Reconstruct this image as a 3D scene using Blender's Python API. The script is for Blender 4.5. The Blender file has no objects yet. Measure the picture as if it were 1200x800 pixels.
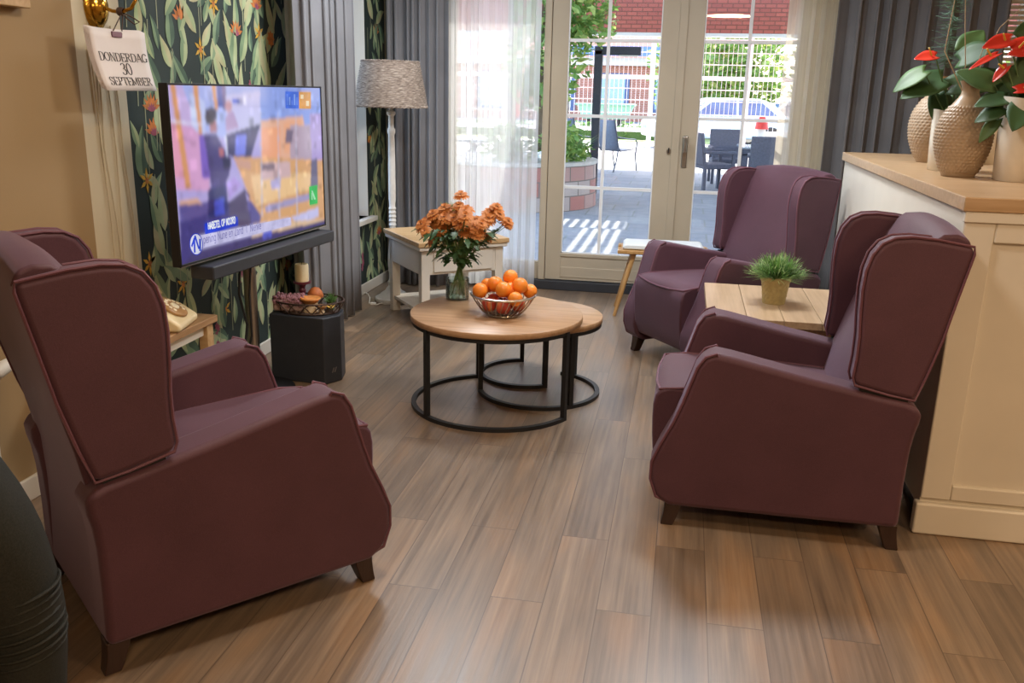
import bpy, bmesh, math, random
from mathutils import Vector, Matrix
PI = math.pi
random.seed(7)
SC = bpy.context.scene
COL = SC.collection

# ------------------------------------------------------------------ camera
F = 1042.489
H = 1.45
YAW, PITCH, ROLL = 0.18326984, 0.27399353, 0.02301155
def cam_rows():
    cy, sy = math.cos(YAW), math.sin(YAW); cp, sp = math.cos(PITCH), math.sin(PITCH); cr, sr = math.cos(ROLL), math.sin(ROLL)
    A = Matrix(((cy, sy, 0), (-sy, cy, 0), (0, 0, 1)))
    B = Matrix(((1, 0, 0), (0, 0, -1), (0, 1, 0)))
    P = Matrix(((1, 0, 0), (0, cp, -sp), (0, sp, cp)))
    Q = Matrix(((cr, -sr, 0), (sr, cr, 0), (0, 0, 1)))
    return Q @ P @ B @ A
CM = cam_rows()
cam = bpy.data.cameras.new('camera'); cam_o = bpy.data.objects.new('camera', cam); COL.objects.link(cam_o)
cam.sensor_width = 36; cam.sensor_fit = 'HORIZONTAL'; cam.lens = F / 1200 * 36; cam.clip_end = 300; cam.clip_start = 0.05
R3 = Matrix((CM[0], -CM[1], -CM[2])).transposed()
cam_o.matrix_world = Matrix.Translation((0, 0, H)) @ R3.to_4x4()
SC.camera = cam_o
def ray(x, y): return CM.transposed() @ Vector(((x - 600) / F, (y - 400) / F, 1))
EYE = Vector((0, 0, H))
def atz(x, y, z): d = ray(x, y); return EYE + d * ((z - H) / d.z)
def aty(x, y, Y): d = ray(x, y); return EYE + d * (Y / d.y)
def atx(x, y, X): d = ray(x, y); return EYE + d * (X / d.x)

# ------------------------------------------------------------------ materials
def lin(h):
    h = h.lstrip('#'); v = [int(h[i:i + 2], 16) / 255 for i in (0, 2, 4)]
    return tuple((c / 12.92 if c <= .04045 else ((c + .055) / 1.055) ** 2.4) for c in v) + (1,)
class NT:
    def __init__(s, name):
        s.m = bpy.data.materials.new(name); s.m.use_nodes = True; s.t = s.m.node_tree; s.t.nodes.clear()
        s.out = s.n('ShaderNodeOutputMaterial')
    def n(s, typ, **kw):
        o = s.t.nodes.new(typ)
        for k, v in kw.items():
            if k.startswith('i_'):
                o.inputs[k[2:].replace('_', ' ')].default_value = v
            else: setattr(o, k, v)
        return o
    def l(s, a, b): s.t.links.new(a, b)
    def pr(s, **kw):
        p = s.n('ShaderNodeBsdfPrincipled')
        for k, v in kw.items(): p.inputs[k.replace('_', ' ')].default_value = v
        s.l(p.outputs[0], s.out.inputs[0]); return p
    def coords(s, scale=(1, 1, 1), rot=(0, 0, 0), kind='Object'):
        tc = s.n('ShaderNodeTexCoord'); mp = s.n('ShaderNodeMapping')
        mp.inputs['Scale'].default_value = scale; mp.inputs['Rotation'].default_value = rot
        s.l(tc.outputs[kind], mp.inputs[0]); return mp.outputs[0]
    def noise(s, vec, scale, detail=3, rough=.5):
        n = s.n('ShaderNodeTexNoise'); n.inputs['Scale'].default_value = scale; n.inputs['Detail'].default_value = detail; n.inputs['Roughness'].default_value = rough
        s.l(vec, n.inputs['Vector']); return n.outputs[0]
    def ramp(s, fac, stops):
        r = s.n('ShaderNodeValToRGB'); e = r.color_ramp.elements
        while len(e) < len(stops): e.new(.5)
        for el, (p, c) in zip(e, stops): el.position = p; el.color = lin(c) if isinstance(c, str) else c
        s.l(fac, r.inputs[0]); return r.outputs[0]
    def mix(s, fac, a, b, mode='MIX'):
        m = s.n('ShaderNodeMix'); m.data_type = 'RGBA'; m.blend_type = mode
        for sock, v in ((m.inputs[0], fac), (m.inputs[6], a), (m.inputs[7], b)):
            if hasattr(v, 'is_output'): s.l(v, sock)
            else: sock.default_value = v
        return m.outputs[2]
    def bump(s, h, strength, dist, p):
        b = s.n('ShaderNodeBump'); b.inputs['Strength'].default_value = strength; b.inputs['Distance'].default_value = dist
        s.l(h, b.inputs['Height']); s.l(b.outputs[0], p.inputs['Normal'])
def pm(name, c, rough=.5, metal=0., var=.12, scale=20, bump=0., bscale=60, spec=.5, sheen=0, coat=0):
    """plain painted / fabric / metal surface with a little procedural variation"""
    t = NT(name); p = t.pr(Roughness=rough, Metallic=metal); p.inputs['Specular IOR Level'].default_value = spec
    if sheen: p.inputs['Sheen Weight'].default_value = sheen; p.inputs['Sheen Roughness'].default_value = .4
    if coat: p.inputs['Coat Weight'].default_value = coat; p.inputs['Coat Roughness'].default_value = .1
    v = t.coords(); n = t.noise(v, scale)
    a = lin(c); d = tuple(x * (1 - var) for x in a[:3]) + (1,); e = tuple(min(1, x * (1 + var)) for x in a[:3]) + (1,)
    t.l(t.ramp(n, [(.3, d), (.7, e)]), p.inputs['Base Color'])
    if bump: t.bump(t.noise(v, bscale, 4), bump, .01, p)
    return t.m
def wood(name, c1, c2, axis=0, rough=.45, grain=14, bump=.05):
    t = NT(name); p = t.pr(Roughness=rough)
    sc = [grain * 3] * 3; sc[axis] = grain * .16
    v = t.coords(tuple(sc)); n = t.noise(v, 1.0, 5, .6)
    v2 = t.coords((3, 3, 3)); n2 = t.noise(v2, 1.2, 2)
    c = t.ramp(n, [(.32, c2), (.68, c1)])
    c = t.mix(.25, c, t.ramp(n2, [(.3, c2), (.7, c1)]))
    t.l(c, p.inputs['Base Color']); t.bump(n, bump, .01, p)
    return t.m
def emit(name, c, s=1.0):
    t = NT(name); e = t.n('ShaderNodeEmission'); e.inputs[0].default_value = lin(c); e.inputs[1].default_value = s
    t.l(e.outputs[0], t.out.inputs[0]); return t.m
def glass(name, tint='#ffffff', refl=.06, rough=.0):
    t = NT(name); a = t.n('ShaderNodeBsdfTransparent'); a.inputs[0].default_value = lin(tint)
    g = t.n('ShaderNodeBsdfGlossy'); g.inputs['Roughness'].default_value = rough
    lw = t.n('ShaderNodeLayerWeight'); lw.inputs[0].default_value = .25
    mul = t.n('ShaderNodeMath', operation='MULTIPLY_ADD'); t.l(lw.outputs['Fresnel'], mul.inputs[0]); mul.inputs[1].default_value = .7; mul.inputs[2].default_value = refl * .3
    mx = t.n('ShaderNodeMixShader'); t.l(mul.outputs[0], mx.inputs[0]); t.l(a.outputs[0], mx.inputs[1]); t.l(g.outputs[0], mx.inputs[2])
    t.l(mx.outputs[0], t.out.inputs[0]); return t.m
def sheer_mat(name, alpha):
    t = NT(name); v = t.coords((1, 1, .02)); n = t.noise(v, 60, 3)
    a = t.n('ShaderNodeBsdfTransparent'); d = t.n('ShaderNodeBsdfDiffuse'); tr = t.n('ShaderNodeBsdfTranslucent')
    d.inputs[0].default_value = tr.inputs[0].default_value = lin('#f4f6f6' if alpha < .7 else '#fbf3e0')
    m1 = t.n('ShaderNodeMixShader'); m1.inputs[0].default_value = .75; t.l(d.outputs[0], m1.inputs[1]); t.l(tr.outputs[0], m1.inputs[2])
    mr = t.n('ShaderNodeMapRange'); t.l(n, mr.inputs[0]); mr.inputs[3].default_value = alpha - .15; mr.inputs[4].default_value = alpha + .15
    m2 = t.n('ShaderNodeMixShader'); t.l(mr.outputs[0], m2.inputs[0]); t.l(a.outputs[0], m2.inputs[1]); t.l(m1.outputs[0], m2.inputs[2])
    t.l(m2.outputs[0], t.out.inputs[0]); return t.m
def leafm(name, c1, c2, rough=.45, trans=.25):
    t = NT(name); p = t.pr(Roughness=rough); n = t.noise(t.coords(), 9, 2)
    t.l(t.ramp(n, [(.3, c1), (.7, c2)]), p.inputs['Base Color'])
    if trans:
        tr = t.n('ShaderNodeBsdfTranslucent'); tr.inputs[0].default_value = lin(c2)
        mx = t.n('ShaderNodeMixShader'); mx.inputs[0].default_value = trans; t.l(p.outputs[0], mx.inputs[1]); t.l(tr.outputs[0], mx.inputs[2]); t.l(mx.outputs[0], t.out.inputs[0])
    return t.m
def floor_mat():
    t = NT('vinyl_plank'); p = t.pr(); p.inputs['Specular IOR Level'].default_value = .85
    v = t.coords((1, 1, 1), (0, 0, PI / 2))
    br = t.n('ShaderNodeTexBrick'); br.offset = .37; br.offset_frequency = 2
    for k, val in (('Scale', 1), ('Mortar Size', .0016), ('Mortar Smooth', .1), ('Bias', 0), ('Brick Width', 1.15), ('Row Height', .158)): br.inputs[k].default_value = val
    br.inputs['Color1'].default_value = (0, 0, 0, 1); br.inputs['Color2'].default_value = (1, 1, 1, 1); br.inputs['Mortar'].default_value = (.5, .5, .5, 1)
    t.l(v, br.inputs['Vector'])
    vs = t.coords((52, 1.5, 1)); add = t.n('ShaderNodeVectorMath', operation='MULTIPLY_ADD')
    t.l(br.outputs['Color'], add.inputs[0]); add.inputs[1].default_value = (7, 13, 5); t.l(vs, add.inputs[2])
    n1 = t.noise(add.outputs[0], 1.0, 6, .62)
    vb = t.coords((7, 1.6, 1)); add2 = t.n('ShaderNodeVectorMath', operation='MULTIPLY_ADD')
    t.l(br.outputs['Color'], add2.inputs[0]); add2.inputs[1].default_value = (3, 9, 2); t.l(vb, add2.inputs[2])
    n2 = t.noise(add2.outputs[0], 1.0, 3)
    c = t.ramp(n1, [(.30, '#4f433a'), (.48, '#796857'), (.58, '#8a7764'), (.74, '#a69077')])
    c2 = t.ramp(n2, [(.3, '#5f544b'), (.52, '#7f6c5a'), (.72, '#a07b56')])
    c = t.mix(.5, c, c2)
    pl = t.ramp(br.outputs['Color'], [(0, '#dcd8d4'), (1, '#ffffff')])
    c = t.mix(.8, c, pl, 'MULTIPLY')
    c = t.mix(br.outputs['Fac'], c, lin('#57483c'))
    t.l(c, p.inputs['Base Color'])
    r = t.n('ShaderNodeMapRange'); t.l(n1, r.inputs[0]); r.inputs[3].default_value = .27; r.inputs[4].default_value = .43; t.l(r.outputs[0], p.inputs['Roughness'])
    t.bump(n1, .12, .004, p)
    return t.m
def brick_mat(name, c1, c2, mortar, bw=.21, rh=.065, ms=.009):
    t = NT(name); p = t.pr(Roughness=.85); tc = t.n('ShaderNodeTexCoord')
    sx = t.n('ShaderNodeSeparateXYZ'); cx = t.n('ShaderNodeCombineXYZ'); t.l(tc.outputs['Object'], sx.inputs[0])
    t.l(sx.outputs[0], cx.inputs[0]); t.l(sx.outputs[2], cx.inputs[1])
    br = t.n('ShaderNodeTexBrick'); t.l(cx.outputs[0], br.inputs['Vector'])
    for k, val in (('Scale', 1), ('Mortar Size', ms), ('Brick Width', bw), ('Row Height', rh)): br.inputs[k].default_value = val
    br.inputs['Color1'].default_value = lin(c1); br.inputs['Color2'].default_value = lin(c2); br.inputs['Mortar'].default_value = lin(mortar)
    t.l(br.outputs['Color'], p.inputs['Base Color']); return t.m
def paving_mat():
    t = NT('concrete_paving'); p = t.pr(Roughness=.8); v = t.coords()
    br = t.n('ShaderNodeTexBrick'); t.l(v, br.inputs['Vector'])
    for k, val in (('Scale', 1), ('Mortar Size', .012), ('Brick Width', .6), ('Row Height', .6)): br.inputs[k].default_value = val
    br.inputs['Color1'].default_value = lin('#75797e'); br.inputs['Color2'].default_value = lin('#878a8b'); br.inputs['Mortar'].default_value = lin('#6c6e68')
    n = t.noise(v, 6, 5); c = t.mix(.3, br.outputs['Color'], t.ramp(n, [(.3, '#5f6366'), (.7, '#94958f')]))
    t.l(c, p.inputs['Base Color']); return t.m

M = {}
M['floor'] = floor_mat()
M['tan_wall'] = pm('tan_wall', '#9b815c', .85, var=.04, scale=3, bump=.05, bscale=200)
M['cream_wall'] = pm('cream_wall', '#cfc2a6', .8, var=.04, scale=3)
M['white_paint'] = pm('white_paint', '#d8d2c6', .55, var=.03, scale=5)
M['ceiling'] = pm('ceiling', '#e6e2da', .9, var=.02)
M['door_paint'] = pm('door_paint', '#b3a792', .45, var=.04, scale=4)
M['glass'] = glass('window_glass')
M['muntin'] = pm('muntin', '#e4e6e8', .5, var=.02)
M['dark_sill'] = pm('dark_sill', '#2c2e33', .6)
M['nickel'] = pm('nickel', '#a8a49c', .3, 1, var=.05)
M['steel'] = pm('steel', '#b4aca2', .28, 1, var=.08)
M['black'] = pm('black', '#17181b', .5, var=.15)
M['charcoal'] = pm('charcoal', '#2b2e35', .55, var=.08)
M['paper_dark'] = pm('wallpaper_ground', '#263330', .75, var=.12, scale=6)
for k, (a, b) in dict(leaf_a=('#98a87a', '#bcc69a'), leaf_b=('#6d8766', '#8fa682'), leaf_c=('#415848', '#5c7560'), leaf_d=('#a6a478', '#c5c199')).items():
    M[k] = leafm('wallpaper_' + k, a, b, .75, 0)
M['wp_yellow'] = pm('wp_yellow', '#d3a63b', .75, var=.2); M['wp_orange'] = pm('wp_orange', '#c5773a', .75, var=.25, scale=40)
M['wp_pink'] = pm('wp_pink', '#9c5064', .75, var=.25, scale=40); M['wp_stem'] = pm('wp_stem', '#9a9f80', .8)
def fabric(name, c1, c2):
    t = NT(name); p = t.pr(Roughness=.62); p.inputs['Specular IOR Level'].default_value = .35
    p.inputs['Sheen Weight'].default_value = .4; p.inputs['Sheen Roughness'].default_value = .45; p.inputs['Sheen Tint'].default_value = lin('#b0a6c0')
    v = t.coords(); n = t.noise(v, 5, 3); w = t.noise(v, 420, 2)
    c = t.mix(.5, t.ramp(n, [(.3, c1), (.7, c2)]), t.ramp(w, [(.35, c1), (.65, c2)]))
    t.l(c, p.inputs['Base Color']); t.bump(w, .12, .002, p); return t.m
M['plum'] = fabric('plum_upholstery', '#472b34', '#563641')
M['plum_cord'] = fabric('plum_piping', '#5c3843', '#6c4450')
M['walnut'] = wood('dark_leg_wood', '#3a2620', '#24150f', 2, .4)
M['oak_x'] = wood('oak_x', '#b79370', '#93714f', 0, .38)
M['oak_y'] = wood('oak_y', '#b28f68', '#94724e', 1, .38)
M['oak_pale'] = wood('oak_pale', '#c3a88a', '#a58a6b', 1, .3)
M['oak_top'] = wood('oak_top', '#c0a280', '#a3845f', 0, .36)
M['oak_light'] = wood('oak_light', '#c8a97f', '#a98658', 0, .4)
M['oak_stool'] = wood('oak_stool', '#c39a63', '#a67c48', 2, .45)
M['drape'] = pm('grey_drape', '#838387', .9, var=.1, scale=4, bump=.15, bscale=500, sheen=.1)
M['drape_dark'] = pm('grey_drape_dark', '#6a696b', .9, var=.1, scale=4, bump=.15, bscale=500, sheen=.1)
M['sheer'] = sheer_mat('white_sheer', .60)
M['sheer_dense'] = sheer_mat('white_sheer_dense', .74)

# ------------------------------------------------------------------ mesh helpers
class MB:
    def __init__(s): s.bm = bmesh.new(); s.mi = 0
    def face(s, vs, mi=None):
        try: f = s.bm.faces.new(vs)
        except ValueError: return None
        f.material_index = s.mi if mi is None else mi; return f
    def verts(s, pts): return [s.bm.verts.new(p) for p in pts]
    def poly(s, pts): return s.face(s.verts(pts))
    def box(s, x0, x1, y0, y1, z0, z1, mat=None):
        P = [Vector((x, y, z)) for z in (z0, z1) for x, y in ((x0, y0), (x1, y0), (x1, y1), (x0, y1))]
        if mat is not None: P = [mat @ p for p in P]
        v = s.verts(P)
        for f in ((3, 2, 1, 0), (4, 5, 6, 7), (0, 1, 5, 4), (1, 2, 6, 5), (2, 3, 7, 6), (3, 0, 4, 7)): s.face([v[i] for i in f])
        return s
    def grid(s, rows, closed=False, capends=False):
        R = [s.verts(r) for r in rows]; n = len(R[0])
        for a, b in zip(R, R[1:]):
            for j in range(n if closed else n - 1):
                k = (j + 1) % n; s.face([a[j], a[k], b[k], b[j]])
        if capends and closed: s.face(list(reversed(R[0]))); s.face(R[-1])
        return R
    def lathe(s, prof, c=(0, 0, 0), n=24, mat=None, squash=(1, 1)):
        rows = []
        for r, z in prof:
            row = []
            for i in range(n):
                a = 2 * PI * i / n; p = Vector((r * math.cos(a) * squash[0], r * math.sin(a) * squash[1], z))
                p = (mat @ p) if mat is not None else p
                row.append(p + Vector(c))
            rows.append(row)
        s.grid(rows, True, True); return s
    def tube(s, pts, r, n=8, cap=True, closed=False, rs=None):
        pts = [Vector(p) for p in pts]; N = len(pts); rows = []; ref = None
        for i, p in enumerate(pts):
            if closed: d = pts[(i + 1) % N] - pts[i - 1]
            else: d = pts[min(i + 1, N - 1)] - pts[max(i - 1, 0)]
            if d.length < 1e-9: d = Vector((0, 0, 1))
            d.normalize()
            if ref is None: ref = Vector((0, 0, 1)) if abs(d.z) < .9 else Vector((1, 0, 0))
            u = d.cross(ref)
            if u.length < 1e-6: u = d.cross(Vector((0, 1, 0)))
            u.normalize(); w = u.cross(d); ref = w; rr = rs[i] if rs else r
            rows.append([p + (u * math.cos(2 * PI * k / n) + w * math.sin(2 * PI * k / n)) * rr for k in range(n)])
        if closed:
            R = [s.verts(r_) for r_ in rows]
            for i in range(N):
                a, b = R[i], R[(i + 1) % N]
                for k in range(n): s.face([a[k], a[(k + 1) % n], b[(k + 1) % n], b[k]])
        else: s.grid(rows, True, cap)
        return s
    def sphere(s, c, r, nu=14, nv=9, sc=(1, 1, 1)):
        prof = [(max(1e-4, math.sin(PI * i / nv)) * r, -math.cos(PI * i / nv) * r) for i in range(nv + 1)]
        m = Matrix.Diagonal((sc[0], sc[1], sc[2])); return s.lathe(prof, c, nu, m)
    def prism(s, outline, w0, w1, fn=None, nw=1):
        """outline in (a, z), swept along w; fn(a, w, z) -> point"""
        fn = fn or (lambda a, w, z: Vector((a, w, z)))
        rows = [[fn(a, w0 + (w1 - w0) * k / nw, z) for a, z in outline] for k in range(nw + 1)]
        s.grid(rows, True, True); return s
    def build(s, name, mats, parent=None, bevel=0, bseg=3, angle=40, sub=0, smooth=True, solid=0, **props):
        bmesh.ops.recalc_face_normals(s.bm, faces=s.bm.faces)
        me = bpy.data.meshes.new(name); s.bm.to_mesh(me); s.bm.free()
        for m in (mats if isinstance(mats, (list, tuple)) else [mats]): me.materials.append(M[m] if isinstance(m, str) else m)
        if smooth:
            for p in me.polygons: p.use_smooth = True
            me.set_sharp_from_angle(angle=math.radians(angle))
        o = bpy.data.objects.new(name, me); COL.objects.link(o)
        if parent is not None: o.parent = parent
        if solid: md = o.modifiers.new('solid', 'SOLIDIFY'); md.thickness = solid; md.offset = 0
        if bevel:
            md = o.modifiers.new('edge', 'BEVEL'); md.width = bevel; md.segments = bseg; md.limit_method = 'ANGLE'; md.angle_limit = math.radians(35); md.harden_normals = True
        if sub: md = o.modifiers.new('sub', 'SUBSURF'); md.levels = md.render_levels = sub
        for k, v in props.items(): o[k] = v
        return o
def thing(name, label, cat, loc=(0, 0, 0), rz=0, group=None):
    o = bpy.data.objects.new(name, None); o.empty_display_size = .1; COL.objects.link(o); o.location = loc; o.rotation_euler = (0, 0, rz)
    o['label'] = label; o['category'] = cat; o['kind'] = 'thing'
    if group: o['group'] = group
    return o
def tag(o, label, cat, group=None):
    o['label'] = label; o['category'] = cat; o['kind'] = 'thing'
    if group: o['group'] = group
    return o
def struct(o): o['kind'] = 'structure'; return o
def copy_tree(o, parent=None):
    c = o.copy(); COL.objects.link(c)
    if parent is not None: c.parent = parent
    for ch in list(o.children): copy_tree(ch, c)
    return c
def at_obj(o, loc, rz=0): o.location = loc; o.rotation_euler = (0, 0, rz); return o
def circ(r, n, c=(0, 0, 0), a0=0, a1=2 * PI, closed=True):
    m = n if closed else n - 1
    return [Vector((c[0] + r * math.cos(a0 + (a1 - a0) * i / m), c[1] + r * math.sin(a0 + (a1 - a0) * i / m), c[2])) for i in range(n)]
# ------------------------------------------------------------------ room
LX, BY = -2.235, 6.62          # wallpapered side wall, garden wall
RX, RY, CZ = 5.2, -3.0, 2.62
struct(MB().box(LX - .2, RX + .2, RY - .2, BY + .12, -.12, 0).build('floor', 'floor', smooth=False))
struct(MB().box(LX - .2, RX + .2, RY - .2, BY + .2, CZ, CZ + .1).build('ceiling', 'ceiling', smooth=False))
WY0, WY1, WZ0, WZ1 = 4.95, 6.19, .55, 2.3
V5Y, V6Y = 3.07, 3.375
w = MB()
w.mi = 1; w.box(LX - .2, LX + .012, RY - .2, V5Y, 0, CZ)
w.mi = 2; w.box(LX - .2, LX, V5Y, V6Y, 0, CZ)
w.mi = 0
w.box(LX - .2, LX, V6Y, WY0, 0, CZ); w.box(LX - .2, LX, WY1, BY + .2, 0, CZ)
w.box(LX - .2, LX, WY0, WY1, 0, WZ0); w.box(LX - .2, LX, WY0, WY1, WZ1, CZ)
# botanical wallpaper printed as thin shapes on the wall face
rw = random.Random(21)
lay = [0]
def wp_poly(pts2, mi):
    lay[0] += 1; x = LX + .0008 + (lay[0] % 60) * .00003
    for a, b in pts2:
        if a < V6Y + .004 or a > BY - .01 or b < .005 or b > CZ - .005: return
        if WY0 - .02 < a < WY1 + .012 and WZ0 - .03 < b < WZ1 + .02: return
    w.mi = mi; w.poly([(x, a, b) for a, b in pts2])
def wp_leaf(y, z, L, ang, wd, mi, mi2, bend=0):
    N = 9; up = []; lo = []; mid = []
    for i in range(N):
        t = i / (N - 1); h = wd * L * (math.sin(PI * t ** .8)) * (1 - .25 * t)
        a = ang + bend * t; cx = y + L * t * math.cos(ang + bend * t / 2); cz = z + L * t * math.sin(ang + bend * t / 2)
        nx, nz = -math.sin(a), math.cos(a)
        up.append((cx + nx * h, cz + nz * h)); lo.append((cx - nx * h, cz - nz * h)); mid.append((cx, cz))
    wp_poly(up + list(reversed(mid))[1:-1], mi); wp_poly(mid + list(reversed(lo))[1:-1], mi2)
def wp_star(y, z, r, n, mi, wd=.22, a0=PI / 2, spread=2 * PI):
    for k in range(n):
        a = a0 + spread * ((k / n) if spread > 6 else (k / (n - 1) - .5)); c, s_ = math.cos(a), math.sin(a)
        wp_poly([(y, z), (y + r * .5 * c - r * wd * s_, z + r * .5 * s_ + r * wd * c), (y + r * c, z + r * s_), (y + r * .5 * c + r * wd * s_, z + r * .5 * s_ - r * wd * c)], mi)
LF = [3, 4, 5, 6]
yy = V6Y
for row in range(30):
    for colm in range(30):
        y = V6Y + .03 + colm * .115 + rw.uniform(-.05, .05) + (.07 if row % 2 else 0); z = row * .09 + rw.uniform(-.04, .04)
        if y > BY: continue
        k = rw.random(); L = rw.uniform(.12, .24)
        dark = rw.random() < .28
        a, b = ((4, 5) if dark else rw.choice(((3, 6), (3, 4), (6, 3), (4, 3))))
        wp_leaf(y, z, L, PI / 2 + rw.uniform(-.9, .9), rw.uniform(.14, .22), a, b, rw.uniform(-.7, .7))
        if k < .3:
            s0 = rw.uniform(.1, .3); wp_poly([(y - .003, z - s0), (y + .003, z - s0), (y + .012, z), (y + .006, z)], 10)
for i in range(75):
    y = rw.uniform(V6Y + .05, BY - .1); z = rw.uniform(.1, 2.4); k = i % 4
    if k == 0: wp_star(y, z, .055, 6, 7, .17); wp_star(y, z, .018, 5, 8, .3)
    elif k == 1: wp_star(y, z, .07, 7, 8, .16, PI / 2, 2.6); wp_star(y, z - .01, .04, 5, 9, .2, PI / 2, 2)
    elif k == 2:
        for q in range(9): wp_star(y + rw.uniform(-.025, .025), z - q * .013, .022, 5, 9, .35, rw.uniform(0, 6))
    else: wp_star(y, z, .045, 8, 8, .4); wp_star(y, z, .025, 6, 7, .4)
struct(w.build('wall_left', ['paper_dark', 'tan_wall', 'cream_wall', 'leaf_a', 'leaf_b', 'leaf_c', 'leaf_d', 'wp_yellow', 'wp_orange', 'wp_pink', 'wp_stem'], smooth=False))
# window in the side wall
wf = MB()
for a, b, c, d in ((WY0, WY1, WZ0, WZ0 + .06), (WY0, WY1, WZ1 - .06, WZ1), (WY0, WY0 + .06, WZ0, WZ1), (WY1 - .03, WY1, WZ0, WZ1), ((WY0 + WY1) / 2 - .03, (WY0 + WY1) / 2 + .03, WZ0, WZ1)):
    wf.box(LX - .2, LX - .15, a, b, c, d)
wf.box(LX - .2, LX + .001, WY1 - .004, WY1 + .001, WZ0, WZ1); wf.box(LX - .2, LX + .001, WY0 - .001, WY0 + .004, WZ0, WZ1); wf.box(LX - .2, LX + .001, WY0, WY1, WZ1 - .004, WZ1)
win1 = struct(wf.build('window_1', 'white_paint', bevel=.004))
MB().box(LX - .18, LX - .17, WY0, WY1, WZ0, WZ1).build('window_pane', 'glass', win1)
MB().box(LX - .15, LX + .05, WY0 - .04, WY1 + .07, WZ0 - .035, WZ0).build('window_sill', 'white_paint', win1, bevel=.006)
bb = MB(); bb.box(LX, LX + .014, V6Y, BY, 0, .075); bb.box(LX + .012, LX + .028, RY, 2.86, 0, .085)
struct(bb.build('baseboard_left', 'white_paint', bevel=.004))

# garden wall with its openings
SX0, SX1, DX0, DX1 = -1.76, -1.04, -.985, .845
w = MB()
w.box(LX - .2, SX0, BY, BY + .2, 0, CZ); w.box(SX0, 1.0, BY, BY + .2, 2.32, CZ); w.box(.93, 1.62, BY, BY + .2, 0, CZ)
w.box(1.62, 3.1, BY, BY + .2, 0, .85); w.box(1.62, 3.1, BY, BY + .2, 2.3, CZ); w.box(3.1, RX + .2, BY, BY + .2, 0, CZ)
struct(w.build('wall_back', 'cream_wall', smooth=False))
struct(MB().box(RX, RX + .2, RY - .2, BY, 0, CZ).build('wall_right', 'cream_wall', smooth=False))
struct(MB().box(LX, RX, RY - .2, RY, 0, CZ).build('wall_rear', 'tan_wall', smooth=False))
# side light beside the doors (behind the sheer)
wf = MB()
for x0, x1, z0, z1 in ((SX0, SX1, .07, .2), (SX0, SX1, 2.24, 2.32), (SX0, SX0 + .06, .07, 2.32)): wf.box(x0, x1, BY + .02, BY + .09, z0, z1)
win2 = struct(wf.build('window_2', 'door_paint', bevel=.004))
MB().box(SX0, SX1, BY + .05, BY + .06, .2, 2.24).build('window_pane', 'glass', win2)
# frame posts and sill
fr = MB(); fr.box(SX1, DX0 - .004, BY - .005, BY + .12, .07, 2.32); fr.box(DX1 + .004, .93, BY - .005, BY + .12, .07, 2.32); fr.box(DX0, DX1, BY, BY + .12, 2.24, 2.32)
struct(fr.build('trim_1', 'door_paint', bevel=.006))
struct(MB().box(SX0, .93, BY - .035, BY + .14, 0, .07).build('trim_2', 'dark_sill', bevel=.006))
# french doors
def leaf(n, x0, x1, gx0, gx1, bar):
    d = MB(); z0, z1, g0, g1 = .076, 2.236, .29, 2.12
    d.box(x0, gx0, BY, BY + .06, z0, z1); d.box(gx1, x1, BY, BY + .06, z0, z1)
    d.box(gx0, gx1, BY, BY + .06, z0, g0 - .012); d.box(gx0, gx1, BY, BY + .06, g1, z1)
    d.box(gx0 - .004, gx1 + .004, BY - .007, BY + .004, g0 - .035, g0 - .008)            # glazing bead
    d.box(gx0 + .0, gx1 - .0, BY - .004, BY + .002, z0 + .02, z0 + .1)                 # raised bottom panel
    if n == 2: d.box(x0 - .028, x0 + .028, BY - .012, BY + .004, z0, z1)               # meeting strip
    o = struct(d.build('door_%d' % n, 'door_paint', bevel=.004))
    MB().box(gx0, gx1, BY + .028, BY + .034, g0 - .01, g1).build('glass_pane', 'glass', o)
    b = MB(); b.box(gx0, gx0 + .008, BY + .006, BY + .024, g0 - .01, g1); b.box(gx1 - .008, gx1, BY + .006, BY + .024, g0 - .01, g1); b.box(gx0, gx1, BY + .006, BY + .024, g0 - .012, g0)
    b.build('glazing_strip', 'muntin', o)
    b = MB(); b.box(bar - .011, bar + .011, BY + .018, BY + .044, g0 - .01, g1)
    for z in (.775, 1.29, 1.81): b.box(gx0, gx1, BY + .0185, BY + .0435, z - .011, z + .011)
    b.build('glazing_bar', 'muntin', o)
    return o
d1 = leaf(1, DX0, -.076, -.868, -.215, -.585)
d2 = leaf(2, -.07, DX1, .075, .705, .385)
h = MB(); h.box(-.022, .018, BY - .016, BY, .95, 1.17); h.build('handle_plate', 'nickel', d2, bevel=.008)
h = MB(); h.tube([(-.002, BY - .01, 1.125), (-.002, BY - .06, 1.125)], .011, 10); h.build('handle_neck', 'nickel', d2)
h = MB(); h.tube([(-.002, BY - .06, 1.155), (-.002, BY - .06, 1.06)], .014, 12); h.build('door_handle', 'nickel', d2)
h = MB(); h.lathe([(.001, 0), (.016, 0), (.016, .012), (.001, .012)], (0, 0, 0), 16, Matrix.Rotation(PI / 2, 3, 'X')); o = h.build('lock_rose', 'nickel', d1); o.location = (-.115, BY, 1.06)
h = MB(); h.box(-.119, -.111, BY - .03, BY - .008, 1.05, 1.085); h.build('lock_key', 'black', d1, bevel=.002)
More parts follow.
